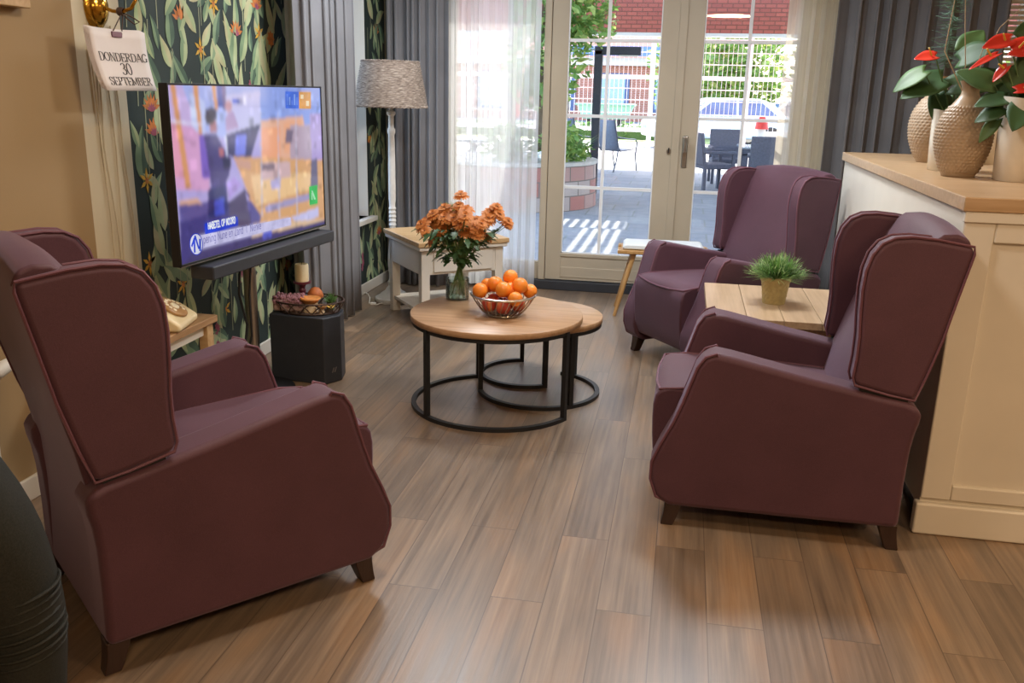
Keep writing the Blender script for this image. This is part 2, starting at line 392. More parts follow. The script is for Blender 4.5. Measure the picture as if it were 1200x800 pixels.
# window with blind beside the curtain (far corner)
wf = MB()
for x0, x1, z0, z1 in ((1.62, 3.1, .85, .92), (1.62, 3.1, 2.23, 2.3), (1.62, 1.69, .85, 2.3), (3.03, 3.1, .85, 2.3)): wf.box(x0, x1, BY + .02, BY + .09, z0, z1)
win3 = struct(wf.build('window_3', 'white_paint', bevel=.004))
MB().box(1.69, 3.03, BY + .05, BY + .06, .92, 2.23).build('window_pane', 'glass', win3)
bl = thing('slatted_blind', 'white slatted blind drawn down over the window beside the dark curtain', 'blind', (2.36, BY - .03, .88))
b = MB()
for i in range(44):
    z = .01 + i * .032
    b.box(-.72, .72, -.012, .012, z - .001, z + .001, Matrix.Translation((0, 0, z)) @ Matrix.Rotation(1.25, 4, 'X') @ Matrix.Translation((0, 0, -z)))
b.build('slats', 'white_paint', bl, smooth=False)
MB().box(-.73, .73, -.02, .02, 1.40, 1.44).build('headrail', 'white_paint', bl, bevel=.004)

# curtains
def curtain(name, label, A, B, z0, z1, n, amp, mat, seed, solid=.003, cat='curtain', lean=0.0):
    r = random.Random(seed); A = Vector(A); B = Vector(B); d = (B - A); L = d.length; d.normalize(); nrm = Vector((-d.y, d.x, 0))
    ph = []; amps = []
    for k in range(n + 2): ph.append(r.uniform(-.25, .25)); amps.append(r.uniform(.55, 1.15))
    N = n * 14; rows = []
    for j in range(9):
        t = j / 8; z = z0 + (z1 - z0) * t; row = []
        for i in range(N + 1):
            u = i / N; k = u * n; ki = int(k); f = k - ki
            ap = amps[ki] * (1 - f) + amps[min(ki + 1, n + 1)] * f; pp = ph[ki] * (1 - f) + ph[min(ki + 1, n + 1)] * f
            a = 2 * PI * (k + pp * (1 + .25 * (1 - t)))
            off = amp * ap * math.sin(a) * (.8 + .3 * (1 - t)); sl = amp * .45 * math.sin(2 * a) * ap
            p = A + d * (u * L + sl + lean * (1 - t) * u) + nrm * off
            row.append((p.x, p.y, z))
        rows.append(row)
    m = MB(); m.grid(rows); o = m.build(name, mat, solid=solid, angle=180)
    return tag(o, label, cat)
curtain('grey_curtain', 'charcoal grey curtain hanging in pleats between the television and the side window', (-2.10, 4.66, 0), (-2.10, 5.58, 0), .012, CZ - .005, 7, .055, 'drape', 3)
curtain('grey_curtain', 'light-catching grey curtain behind the wicker floor lamp', (-2.17, 6.44, 0), (-1.70, 6.44, 0), .012, CZ - .005, 8, .045, 'drape', 5)
curtain('grey_curtain', 'dark grey curtain behind the counter with the plants', (.93, 6.40, 0), (1.93, 6.40, 0), .012, CZ - .005, 9, .055, 'drape_dark', 8)
curtain('sheer_curtain', 'white sheer curtain veiling the window beside the vase of flowers', (-1.73, 6.50, 0), (-1.055, 6.50, 0), .03, CZ - .005, 9, .022, 'sheer', 4, 0)
curtain('sheer_curtain', 'bunched cream sheer curtain at the edge of the garden door by the dark drape', (.60, 6.47, 0), (.975, 6.47, 0), .03, CZ - .005, 5, .018, 'sheer_dense', 6, 0)
# ------------------------------------------------------------------ armchairs  (x = forward, y = sitter's left, origin under the rear legs)
def smooth_outline(pts, it=2):
    for _ in range(it):
        q = []
        for i, p in enumerate(pts):
            n = pts[(i + 1) % len(pts)]
            if len(p) > 2 or False: q.append(p)
            q.append((p[0] * .75 + n[0] * .25, p[1] * .75 + n[1] * .25)); q.append((p[0] * .25 + n[0] * .75, p[1] * .25 + n[1] * .75))
        pts = q
    return pts
ARM = [(-.03, .085), (.35, .08), (.725, .078), (.77, .11), (.793, .175), (.792, .24), (.765, .31), (.728, .39), (.703, .46), (.682, .53), (.664, .59), (.640, .628), (.605, .642), (.55, .634), (.3, .582), (.1, .545), (.0, .528), (-.035, .512), (-.047, .485), (-.044, .455), (-.036, .42), (-.030, .36), (-.028, .25)]
WING = [(-.018, .535), (.06, .548), (.168, .574), (.177, .60), (.172, .66), (.172, .73), (.177, .80), (.180, .88), (.176, .94), (.162, .99), (.137, 1.026), (.10, 1.045), (.05, 1.05), (-.02, 1.045), (-.128, 1.028), (-.131, 1.005), (-.105, .88), (-.077, .74), (-.045, .62)]
def make_chair(label):
    t = thing('wing_armchair', label, 'armchair', group='plum wing armchairs')
    # seat: cushion with a long rounded front panel
    prof = smooth_outline([(.10, .30), (.10, .455), (.40, .475), (.70, .478), (.775, .47), (.80, .435), (.80, .33), (.79, .22), (.765, .14), (.74, .125), (.60, .125), (.10, .125)], 1)
    def fn(a, w, z): return Vector((a, w, z + (.012 * (1 - (w / .225) ** 2) if z > .44 else 0)))
    seat = MB().prism(prof, -.225, .225, fn, 6).build('seat', 'plum', t, bevel=.012)
    p = MB(); p.tube([(.10, -.222, .456), (.45, -.222, .474), (.70, -.222, .477), (.78, -.218, .466), (.795, -.1, .455), (.797, 0, .452), (.795, .1, .455), (.78, .218, .466), (.70, .222, .477), (.10, .222, .456)], .005, 6); p.build('seat_piping', 'plum_cord', t)
    for s, nm in ((1, 'arm'), (-1, 'arm')):
        def fn(a, w, z, s=s):
            lean = .018 * max(0, (z - .1) / .54)                       # arms lean out a little towards the top
            return Vector((a, s * (w + lean - .012), z))
        arm = MB().prism(ARM, .222, .343, fn, 3).build('arm', 'plum', t, bevel=.022, bseg=4)
        p = MB(); edge = [q for q in ARM if q[0] > .55 and q[1] > .10]
        for wv in (.338,):
            p.tube([fn(.735, wv - .012, .092)] + [fn(a - .003, wv, z) for a, z in edge] + [fn(.585, wv - .012, .612)], .0046, 6)
        p.tube([fn(a - .003, .227, z) for a, z in edge if z > .40] + [fn(.585, .242, .612)], .0046, 6)
        p.build('arm_piping', 'plum_cord', arm)
    # back: rear shell from the floor line up, thick rounded inner back
    back = [(-.03, .09), (.06, .09), (.10, .30), (.175, .45), (.150, .56), (.115, .68), (.075, .80), (.035, .91), (.008, .985), (-.012, 1.03), (-.045, 1.055), (-.085, 1.058), (-.118, 1.045), (-.131, 1.015), (-.105, .88), (-.077, .74), (-.045, .60), (-.024, .48), (-.02, .36), (-.022, .25)]
    def fnb(a, w, z):
        k = 1 - (w / .29) ** 2
        return Vector((a + (.018 * k if a > .0 and z > .44 else 0), w * (1 if z > .5 else 1.0), z + (.022 * k if z > .95 else 0)))
    MB().prism(back, -.285, .285, fnb, 10).build('backrest', 'plum', t, bevel=.012)
    for s in (1, -1):
        def fn(a, w, z, s=s):
            k = (a + .02) / .2
            fl = .012 * k - .02 * max(0, min(1, (z - .55) / .5))
            return Vector((a, s * (w + fl), z))
        wing = MB().prism(WING, .262, .338, fn, 3).build('wing', 'plum', t, bevel=.018, bseg=4)
        p = MB(); p.tube([fn(a, .333, z) for a, z in WING], .0044, 6, closed=True); p.tube([fn(a + .003, .268, z) for a, z in WING[2:14]], .0046, 6); p.build('wing_piping', 'plum_cord', wing)
    for s in (1, -1): p = MB(); p.box(.0, .15, s * .29 - .04, s * .29 + .04, .515, .56); p.build('wing_bracket', 'black', t)
    for sx, s in ((1, 1), (1, -1), (0, 1), (0, -1)):
        m = MB(); rows = []
        for k in range(5):
            q = k / 4; z = .09 * (1 - q); h = .030 - .009 * q
            ox = (.705 + .018 * q ** 1.5 if sx else .0 - .022 * q ** 1.4); oy = s * (.285 + .008 * q)
            rows.append([(ox + a * h, oy + b * h, z) for a, b in ((-1, -1), (1, -1), (1, 1), (-1, 1))])
        m.grid(rows, True, True); m.build('leg', 'walnut', t, bevel=.004)
    return t
ch = make_chair('plum wing armchair seen from behind, facing the television and coffee tables')
at_obj(ch, (-1.558, 1.950, 0), math.radians(49.8))
c2 = copy_tree(ch); c2['label'] = 'plum wing armchair standing sideways against the white counter panel'; at_obj(c2, (.757, 3.19, 0), math.radians(179.2))
c3 = copy_tree(ch); c3['label'] = 'plum wing armchair by the garden doors, beyond the small oak table'; at_obj(c3, (.552, 5.275, 0), math.radians(216.1))
# ------------------------------------------------------------------ nesting coffee tables
def rect_ring(m, c, r, a0, a1, z0, h, w, n=48):
    rows = []
    for i in range(n + 1):
        a = a0 + (a1 - a0) * i / n; ca, sa = math.cos(a), math.sin(a)
        rows.append([(c[0] + (r + dr) * ca, c[1] + (r + dr) * sa, z0 + dz) for dr, dz in ((-w / 2, 0), (w / 2, 0), (w / 2, h), (-w / 2, h))])
    m.grid(rows, True, True)
def coffee_table(label, c, r, rr, z, legs, a0, a1, top_mat='oak_x'):
    t = thing('coffee_table', label, 'coffee table', (c[0], c[1], 0), 0, 'nest of three round coffee tables')
    top = MB(); top.lathe([(.001, z - .028), (r - .003, z - .028), (r, z - .025), (r, z - .003), (r - .003, z), (.001, z)], (0, 0, 0), 72); top.build('table_top', top_mat, t, angle=50)
    f = MB(); rect_ring(f, (0, 0), rr, math.radians(a0), math.radians(a1), 0, .018, .022); f.build('floor_ring', 'black', t)
    f = MB(); rect_ring(f, (0, 0), rr - .005, math.radians(a0), math.radians(a1), z - .046, .018, .022); f.build('top_ring', 'black', t)
    for a in legs:
        a = math.radians(a); m = MB(); x, y = rr * math.cos(a), rr * math.sin(a)
        m.box(-.011, .011, -.011, .011, .0, z - .028, Matrix.Translation((x, y, 0)) @ Matrix.Rotation(a, 4, 'Z')); m.build('leg', 'black', t)
    return t
def ang(c, p): return math.degrees(math.atan2(p[1] - c[1], p[0] - c[0])) % 360
c1 = (-.815, 3.985); l1 = [ang(c1, p) for p in ((-.975, 4.329), (-1.066, 3.694), (-.469, 3.822))]
coffee_table('largest round oak coffee table on a black ring base, holding flowers and fruit bowl', c1, .405, .392, .45, l1, l1[0], l1[2])
cb = (-.640, 4.215); l2 = [ang(cb, p) for p in ((-.905, 4.12), (-.455, 3.991))] + [60]
coffee_table('middle round oak coffee table tucked halfway under the largest one', cb, .305, .295, .40, l2, l2[0], 360 + 75)
cc = (-.75, 4.456); l3 = [ang(cc, p) for p in ((-.813, 4.697), (-.604, 4.245))] + [182]
coffee_table('smallest round coffee table hidden beneath the others, its black legs showing', cc, .24, .235, .345, l3, l3[0], l3[1])

# ------------------------------------------------------------------ oak table between the armchairs
t = thing('side_table', 'square oak plank side table between the two plum armchairs', 'side table', (.467, 4.165, 0))
m = MB()
for k, (x0, x1) in enumerate(((-.322, -.155), (-.153, -.002), (0, .153), (.155, .322))): m.box(x0, x1, -.365, .365, .508, .54)
m.build('table_top', 'oak_pale', t, bevel=.0025)
m = MB(); m.box(-.29, .29, -.34, -.32, .44, .508); m.box(-.29, .29, .32, .34, .44, .508); m.box(-.29, -.27, -.34, .34, .44, .508); m.box(.27, .29, -.34, .34, .44, .508); m.build('apron', 'oak_y', t)
for x in (-.27, .27):
    for y in (-.32, .32):
        m = MB(); m.box(x - .025, x + .025, y - .025, y + .025, 0, .508); m.build('leg', 'oak_stool', t, bevel=.003)

# ------------------------------------------------------------------ white console with oak top
t = thing('end_table', 'white end table with oak top and drawer between floor lamp and coffee table', 'end table', (-1.546, 5.159, 0), math.radians(38.0))
L, D, Z = .62, .645, .55
m = MB(); m.box(0, L, 0, D, Z - .03, Z); m.build('table_top', 'oak_light', t, bevel=.004)
m = MB(); m.box(.008, L - .008, .008, D - .008, Z - .055, Z - .03); m.build('top_moulding', 'white_paint', t, bevel=.006)
m = MB(); m.box(.03, L - .03, .034, D - .03, .34, Z - .055); m.build('drawer_case', 'white_paint', t, bevel=.003)
m = MB()
for x0, x1 in ((.11, .305), (.315, L - .11)): m.box(x0, x1, .024, .036, .355, Z - .068)
m.build('drawer_front', 'white_paint', t, bevel=.004)
for x in (.03, L - .085):
    for y in (.03, D - .085):
        m = MB(); m.box(x, x + .055, y, y + .055, 0, Z - .055); m.build('leg', 'white_paint', t, bevel=.003)
m = MB(); m.box(.04, L - .04, .04, D - .04, .085, .105); m.build('shelf', 'white_paint', t, bevel=.003)

# ------------------------------------------------------------------ low stool with white pad by the door
t = thing('wooden_stool', 'blond wood stool with splayed legs and white pad beside the garden doors', 'stool', (-.10, 6.05, 0), math.radians(3))
m = MB(); m.box(-.30, .30, -.15, .15, .425, .452); m.build('seat_frame', 'oak_stool', t, bevel=.006)
for x in (-1, 1):
    for y in (-1, 1):
        m = MB(); m.tube([(x * .19, y * .10, .43), (x * .30, y * .145, 0)], .016, 10, rs=[.019, .012]); m.build('leg', 'oak_stool', t)
for x in (-1, 1): m = MB(); m.sphere((x * .288, .0, .458), .012, 10, 6); m.build('peg', 'oak_stool', t)
cu = MB(); prof = [(-.26, .455), (-.27, .47), (-.25, .488), (.25, .488), (.27, .47), (.26, .455)]
cu.prism(prof, -.135, .135, None, 4)
o = cu.build('seat_pad', pm('white_pad', '#dfe6ea', .6, var=.03), None, bevel=.012); o.location = (-.10, 6.05, 0); o.rotation_euler = (0, 0, math.radians(3)); tag(o, 'thin white cushion lying on the blond wooden stool', 'cushion')

# ------------------------------------------------------------------ floor lamp
t = thing('floor_lamp', 'white turned wood floor lamp with grey wicker shade in the curtain corner', 'floor lamp', (-1.955, 5.90, 0))
wl = pm('lamp_white', '#d9d8d4', .5, var=.06, scale=30)
m = MB(); m.lathe([(.001, 0), (.125, 0), (.13, .012), (.128, .03), (.10, .045), (.085, .06), (.06, .075), (.045, .10), (.03, .115), (.001, .115)], n=36); m.build('lamp_base', wl, t)
prof = [(.001, .11), (.034, .115), (.040, .14), (.028, .16), (.030, .20), (.038, .26), (.036, .34), (.026, .42), (.022, .46), (.03, .475), (.03, .49), (.022, .505)]
for q in range(5): z = .53 + q * .028; prof += [(.021, z), (.027, z + .012), (.021, z + .024)]
prof += [(.021, .69), (.025, .72), (.024, .95), (.021, 1.15), (.027, 1.165), (.027, 1.185), (.018, 1.2), (.017, 1.27), (.03, 1.285), (.03, 1.30), (.012, 1.31), (.012, 1.36), (.001, 1.36)]
m = MB(); m.lathe(prof, n=24); m.build('lamp_pole', wl, t)
# woven shade
sh = MB(); rows = []; NW = 26; NC = 180
for j in range(NW * 2 + 1):
    q = j / (NW * 2); z = 1.335 + .285 * q; r = .238 - .052 * q ** 1.15
    row = []
    for i in range(NC):
        a = 2 * PI * i / NC; band = (j // 2) % 2
        bulge = (.0045 if j % 2 else 0) * (1 + .0) + .0045 * math.sin(a * 45 + band * PI) * (1 if j % 2 else .3)
        row.append(((r + bulge) * math.cos(a), (r + bulge) * math.sin(a), z))
    rows.append(row)
sh.grid(rows, True)
tw = NT('wicker'); pw = tw.pr(Roughness=.75); nn = tw.noise(tw.coords((14, 14, 90)), 2.2, 3)
tw.l(tw.ramp(nn, [(.3, '#6d5f54'), (.55, '#a19184'), (.75, '#cfc2b4')]), pw.inputs['Base Color'])
sh.build('lamp_shade', tw.m, t, solid=.004, angle=180)
for z, r in ((1.335, .241), (1.62, .188)):
    m = MB()
    for ph in (0, PI):
        m.tube([(( r + .004 * math.cos(a * 30 + ph)) * math.cos(a), (r + .004 * math.cos(a * 30 + ph)) * math.sin(a), z + .005 * math.sin(a * 30 + ph)) for a in [2 * PI * i / 240 for i in range(240)]], .0042, 5, closed=True)
    m.build('braided_rim', tw.m, t)
m = MB(); m.tube([(-.02, .0, 1.36), (-.02, 0, 1.38)], .018, 10); m.sphere((-.02, 0, 1.42), .032, 14, 8); m.build('light_bulb', pm('bulb_glass', '#efeade', .3), t)
m = MB()
for a in (0, 2.09, 4.19): m.tube([(.012 * math.cos(a), .012 * math.sin(a), 1.345), (.233 * math.cos(a), .233 * math.sin(a), 1.34)], .003, 5)
m.build('shade_carrier', 'steel', t)
cd = MB(); cd.tube([(-1.99, 5.80, .008), (-2.02, 5.72, .008), (-2.08, 5.74, .008), (-2.14, 5.92, .008), (-2.19, 6.02, .008), (-2.22, 6.05, .008)], .004, 6)
o = tag(cd.build('power_cable', 'white_paint'), 'white electric cord lying on the floor beside the lamp base', 'cord')
m = MB(); m.box(-2.07, -2.03, 5.725, 5.75, .0, .018, ); m.build('cord_switch', 'white_paint', o, bevel=.004)

# ------------------------------------------------------------------ counter
CX, CY, CE, CZ1 = .885, 3.034, 5.37, 1.163
t = thing('counter_cabinet', 'cream panelled counter cabinet standing behind the sideways armchair', 'counter', (CX, CY, 0))
W = 2.4
m = MB(); m.box(.002, W, .012, CE - CY - .02, .09, 1.118); m.build('cabinet_body', 'white_paint', t, bevel=.002)
m = MB(); m.box(.04, W, .04, CE - CY - .06, 0, .09); m.build('toe_kick', 'dark_sill', t)
m = MB()
PX0, PZ0, PZ1 = .095, .185, 1.02
m.box(0, PX0, -.002, .02, .13, 1.09); m.box(PX0, W, -.002, .02, .13, PZ0); m.box(PX0, W, -.002, .02, PZ1, 1.09)
m.build('front_frame', 'white_paint', t, bevel=.006)
m = MB(); m.box(-.014, W, -.014, .03, 0, .115); m.build('plinth', 'white_paint', t, bevel=.008)
m = MB(); m.box(-.004, W, -.010, .012, 1.083, 1.118); m.build('top_moulding', 'white_paint', t, bevel=.004)
m = MB(); m.box(CX - .012, CX + W, CY - .014, CE, 1.118, CZ1); tag(m.build('countertop', 'oak_top', bevel=.004), 'thick pale oak worktop lying along the cream counter', 'worktop')
# ------------------------------------------------------------------ television
PL, PR = Vector((-1.915, 3.14, 0)), Vector((-1.816, 4.37, 0))
tvc = (PL + PR) / 2; ta = math.atan2((PR - PL).y, (PR - PL).x)
TW, TH, TZ = 1.234, .700, .752                      # local x along the screen, -y = outward
tv = thing('television', 'large flat television showing a studio news picture in front of botanical wallpaper', 'television', (tvc.x, tvc.y, TZ), ta)
m = MB(); m.box(-TW / 2, TW / 2, .0, .035, 0, TH); m.box(-TW * .32, TW * .32, .03, .075, .06, TH * .6); m.build('housing', 'black', tv, bevel=.004)
m = MB()
for a in ((-TW / 2, TW / 2, -.006, .002, 0, .012), (-TW / 2, TW / 2, -.006, .002, TH - .006, TH), (-TW / 2, -TW / 2 + .007, -.006, .002, 0, TH), (TW / 2 - .007, TW / 2, -.006, .002, 0, TH)): m.box(*a)
m.build('bezel', 'black', tv, bevel=.0015)
m = MB(); m.box(-TW / 2, TW / 2, -.0075, -.0055, .0, .004); m.build('trim_strip', 'steel', tv)
# picture: patches of emitted colour laid on the panel (u, v measured on the screen, v down)
SWD, SHT = TW - .014, TH - .02
def uv(px, py):
    # screen corners in the photograph's zoomed picture -> unit square (projective)
    return hom(px, py)
src = [(57, 55), (683, 48), (697, 580), (110, 768)]
def solve_h(src):
    A = []; b = []
    for (x, y), (u, v) in zip(src, ((0, 0), (1, 0), (1, 1), (0, 1))):
        A.append([x, y, 1, 0, 0, 0, -u * x, -u * y]); b.append(u); A.append([0, 0, 0, x, y, 1, -v * x, -v * y]); b.append(v)
    n = 8
    for i in range(n):
        p = max(range(i, n), key=lambda r: abs(A[r][i])); A[i], A[p] = A[p], A[i]; b[i], b[p] = b[p], b[i]
        for r in range(n):
            if r != i:
                f = A[r][i] / A[i][i]; A[r] = [x - f * y for x, y in zip(A[r], A[i])]; b[r] -= f * b[i]
    return [b[i] / A[i][i] for i in range(n)]
HH = solve_h(src)
def hom(x, y):
    d = HH[6] * x + HH[7] * y + 1; return ((HH[0] * x + HH[1] * y + HH[2]) / d, (HH[3] * x + HH[4] * y + HH[5]) / d)
sm = MB(); smats = []; sidx = {}
def scr_mat(c):
    if c not in sidx:
        t = NT('screen_' + c.strip('#')); e = t.n('ShaderNodeEmission'); v = t.coords(); n = t.noise(v, 14, 4)
        a = lin(c); t.l(t.ramp(n, [(.3, tuple(q * .78 for q in a[:3]) + (1,)), (.7, tuple(min(1, q * 1.2 + .02) for q in a[:3]) + (1,))]), e.inputs[0]); e.inputs[1].default_value = .88
        g = t.n('ShaderNodeBsdfGlossy'); g.inputs['Roughness'].default_value = .08; g.inputs['Color'].default_value = (.05, .05, .055, 1)
        ad = t.n('ShaderNodeAddShader'); t.l(e.outputs[0], ad.inputs[0]); t.l(g.outputs[0], ad.inputs[1]); t.l(ad.outputs[0], t.out.inputs[0])
        sidx[c] = len(smats); smats.append(t.m)
    return sidx[c]
zl = [0]
NU, NV = 224, 126
PIC = [[(0.45, .38, .74)] * NU for _ in range(NV)]
raster = [True]
def paint(c, q):
    col = lin(c)[:3]; us = [p[0] for p in q]; vs_ = [p[1] for p in q]
    for j in range(max(0, int(min(vs_) * NV) - 1), min(NV, int(max(vs_) * NV) + 2)):
        v = (j + .5) / NV
        for i in range(max(0, int(min(us) * NU) - 1), min(NU, int(max(us) * NU) + 2)):
            u = (i + .5) / NU; ins = False
            for (ax, ay), (bx, by) in zip(q, q[1:] + q[:1]):
                if (ay > v) != (by > v) and u < (bx - ax) * (v - ay) / (by - ay) + ax: ins = not ins
            if ins: PIC[j][i] = col
def patch(c, pts, uvs=False):
    if raster[0]: paint(c, [p if uvs else hom(*p) for p in pts]); return
    zl[0] += 1; y = -.0012 - zl[0] * .00004; sm.mi = scr_mat(c); P = []
    for p in pts:
        u, v = p if uvs else hom(*p); u = min(1, max(0, u)); v = min(1, max(0, v))
        P.append(Vector(((u - .5) * SWD, y, .012 + (1 - v) * SHT)))
    sm.poly(P)
def ell(cx, cy, rx, ry, n=18): return [(cx + rx * math.cos(2 * PI * i / n), cy + ry * math.sin(2 * PI * i / n)) for i in range(n)]
patch('#b3a8e0', [(0, 0), (1, 0), (1, 1), (0, 1)], True)
patch('#c8b2e2', [(60, 58), (210, 58), (230, 430), (90, 470)])
patch('#d6a2cf', [(68, 215), (200, 220), (235, 470), (90, 470)])
patch('#e5a0bb', [(70, 190), (120, 230), (150, 420), (85, 420)])
patch('#a9b4ee', [(120, 56), (300, 54), (300, 260), (190, 230)])
patch('#c4cdf6', [(150, 80), (215, 120), (215, 260), (160, 220)])
for a in (([(72, 57), (92, 57), (155, 460), (132, 462)]), ([(165, 56), (185, 56), (205, 260), (192, 262)]), ([(243, 55), (258, 55), (268, 150), (256, 150)])): patch('#d99a6a', a)
patch('#7c5fc4', [(188, 250), (215, 250), (235, 420), (200, 420)])
patch('#8fa4e8', [(300, 52), (690, 49), (690, 185), (300, 230)])
patch('#a7b2ea', [(300, 52), (440, 50), (440, 185), (300, 230)])
patch('#4d5aa8', [(262, 55), (285, 55), (290, 140), (268, 140)]); patch('#6f6496', [(285, 54), (300, 54), (304, 150), (290, 150)])
patch('#c8c5ef', [(300, 90), (440, 70), (440, 200), (300, 244)])
patch('#4763da', [(327, 105), (355, 102), (355, 118), (327, 121)])
patch('#b497c4', [(310, 160), (330, 150), (352, 215), (300, 235), (296, 185)])
patch('#c99aa6', ell(311, 133, 15, 24))
patch('#3f3a66', [(300, 246), (440, 197), (436, 215), (400, 330), (352, 345), (300, 320)])
patch('#7c84e6', [(340, 245), (384, 240), (378, 322), (335, 325)])
patch('#e7b39a', [(440, 185), (612, 160), (640, 330), (440, 350)])
patch('#f0a983', [(440, 215), (520, 205), (520, 330), (440, 340)]); patch('#ecae8c', [(535, 190), (605, 180), (605, 300), (535, 310)])
patch('#b8a4b8', [(560, 200), (650, 195), (650, 330), (560, 340)]); patch('#7d7088', [(545, 215), (575, 215), (565, 270), (540, 270)])
patch('#b3a0d8', [(640, 150), (690, 150), (692, 420), (650, 420)])
patch('#dba877', [(330, 330), (690, 330), (696, 560), (400, 620), (390, 480)])
patch('#efc795', [(400, 400), (640, 380), (660, 440), (420, 520)]); patch('#d2b3b8', [(440, 350), (560, 340), (560, 400), (440, 420)])
patch('#8d7a86', [(436, 355), (500, 350), (495, 378), (445, 380)]); patch('#b9b0dc', [(480, 415), (520, 405), (520, 445), (482, 455)])
patch('#6f6a86', [(645, 330), (668, 325), (672, 440), (640, 440)])
patch('#d0a08c', [(330, 335), (400, 345), (400, 380), (345, 370)])
patch('#5f5796', [(105, 520), (400, 500), (440, 560), (420, 640), (108, 770)])
patch('#4b4382', [(106, 600), (220, 560), (215, 690), (110, 765)]); patch('#d8a992', [(105, 515), (180, 500), (200, 520), (106, 530)])
patch('#4a3f78', [(208, 250), (262, 245), (285, 290), (318, 340), (312, 400), (300, 430), (305, 510), (395, 560), (398, 500), (360, 440), (395, 480), (400, 590), (215, 640), (240, 470), (222, 330)])
patch('#35356b', [(225, 460), (300, 440), (305, 560), (222, 580)]); patch('#4b57c8', [(250, 505), (290, 490), (290, 560), (250, 570)])
patch('#b49ae0', [(300, 440), (330, 410), (360, 440), (310, 500)])
patch('#5a4f6f', [(310, 510), (375, 455), (400, 600), (310, 610)])
patch('#a9707c', [(232, 200), (262, 190), (264, 235), (235, 240)]); patch('#413446', [(216, 150), (240, 138), (262, 148), (264, 180), (244, 205), (222, 210), (215, 185)])
patch('#b86a6e', [(270, 300), (290, 300), (292, 330), (272, 330)]); patch('#2f2a4c', [(282, 335), (320, 335), (318, 375), (290, 385)])
patch('#dfe0fb', [(292, 250), (300, 250), (306, 330), (301, 330)])
patch('#a79fc8', [(455, 520), (640, 460), (640, 485), (460, 545)])
patch('#c9c6ee', [(560, 560), (655, 520), (672, 515), (672, 550), (600, 585)])
patch('#dfbf9d', [(405, 590), (695, 560), (696, 578), (400, 660)])
patch('#4c4374', [(112, 766), (180, 702), (696, 566), (697, 580)])
patch('#5d63cc', [(446, 600), (482, 590), (482, 640), (446, 650)])
patch('#c9c6f3', [(178, 650), (560, 560), (560, 590), (180, 702)])
patch('#1f3fd6', [(209, 600), (343, 567), (345, 600), (210, 642)])
patch('#3f6de0', [(543, 66), (597, 66), (597, 130), (543, 132)]); patch('#d99a4e', [(598, 66), (645, 66), (645, 130), (598, 131)])
for i in range(5): patch('#7ea0f0' if i % 2 else '#5f84e8', [(547 + i * 10, 75 + (i % 3) * 12), (553 + i * 10, 75 + (i % 3) * 12), (553 + i * 10, 118), (547 + i * 10, 118)])
patch('#f0d8b2', [(604, 76), (616, 76), (616, 92), (604, 92)]); patch('#f0d8b2', [(626, 100), (638, 100), (638, 120), (626, 120)])
patch('#3fc05c', [(636, 437), (668, 430), (668, 500), (637, 508)]); patch('#9fe0ac', [(644, 452), (650, 452), (662, 485), (655, 487)]); patch('#9fe0ac', [(644, 460), (649, 460), (649, 488), (644, 488)])
for px in (440, 510, 582): patch('#c6c2da', [(px, 150), (px + 3, 150), (px + 6, 560), (px + 2, 560)])
patch('#e8e6ff', [(64, 196), (205, 206), (205, 212), (64, 204)])
# soften the moving picture, then keep the banners crisp on top of it
rb = random.Random(9)
for _ in range(260):
    x, y = rb.randrange(NU), rb.randrange(NV); w_, h_ = rb.randrange(2, 9), rb.randrange(2, 9); k = rb.uniform(.72, 1.35)
    for j in range(y, min(NV, y + h_)):
        for i in range(x, min(NU, x + w_)): PIC[j][i] = tuple(min(1, q * k) for q in PIC[j][i])
for _ in range(3):
    for P_ in (True, False):
        SRC = [r_[:] for r_ in PIC]
        for j in range(NV):
            for i in range(NU):
                nb = (SRC[j][max(i - 1, 0)], SRC[j][i], SRC[j][min(i + 1, NU - 1)]) if P_ else (SRC[max(j - 1, 0)][i], SRC[j][i], SRC[min(j + 1, NV - 1)][i])
                PIC[j][i] = tuple((a + 2 * b + c) / 4 for a, b, c in zip(*nb))
pg = MB(); pg.grid([[((i / (NU - 1) - .5) * SWD, -.0012, .012 + (1 - j / (NV - 1)) * SHT) for i in range(NU)] for j in range(NV)])
tp_ = NT('screen_picture'); ca_ = tp_.n('ShaderNodeVertexColor'); ca_.layer_name = 'picture'; e_ = tp_.n('ShaderNodeEmission'); e_.inputs[1].default_value = .9; tp_.l(ca_.outputs[0], e_.inputs[0])
g_ = tp_.n('ShaderNodeBsdfGlossy'); g_.inputs['Roughness'].default_value = .08; g_.inputs['Color'].default_value = (.05, .05, .055, 1); ad_ = tp_.n('ShaderNodeAddShader'); tp_.l(e_.outputs[0], ad_.inputs[0]); tp_.l(g_.outputs[0], ad_.inputs[1]); tp_.l(ad_.outputs[0], tp_.out.inputs[0])
po = pg.build('screen', tp_.m, tv, smooth=False); at_ = po.data.color_attributes.new('picture', 'FLOAT_COLOR', 'POINT')
for j in range(NV):
    for i in range(NU): at_.data[j * NU + i].color = PIC[j][i] + (1,)
raster[0] = False
patch('#c9c6f3', [(178, 650), (560, 560), (560, 590), (180, 702)]); patch('#1f3fd6', [(209, 600), (343, 567), (345, 600), (210, 642)])
patch('#3f6de0', [(543, 66), (597, 66), (597, 130), (543, 132)]); patch('#d99a4e', [(598, 66), (645, 66), (645, 130), (598, 131)])
for i in range(5): patch('#7ea0f0' if i % 2 else '#5f84e8', [(547 + i * 10, 75 + (i % 3) * 12), (553 + i * 10, 75 + (i % 3) * 12), (553 + i * 10, 118), (547 + i * 10, 118)])
patch('#f0d8b2', [(604, 76), (616, 76), (616, 92), (604, 92)]); patch('#f0d8b2', [(626, 100), (638, 100), (638, 120), (626, 120)])
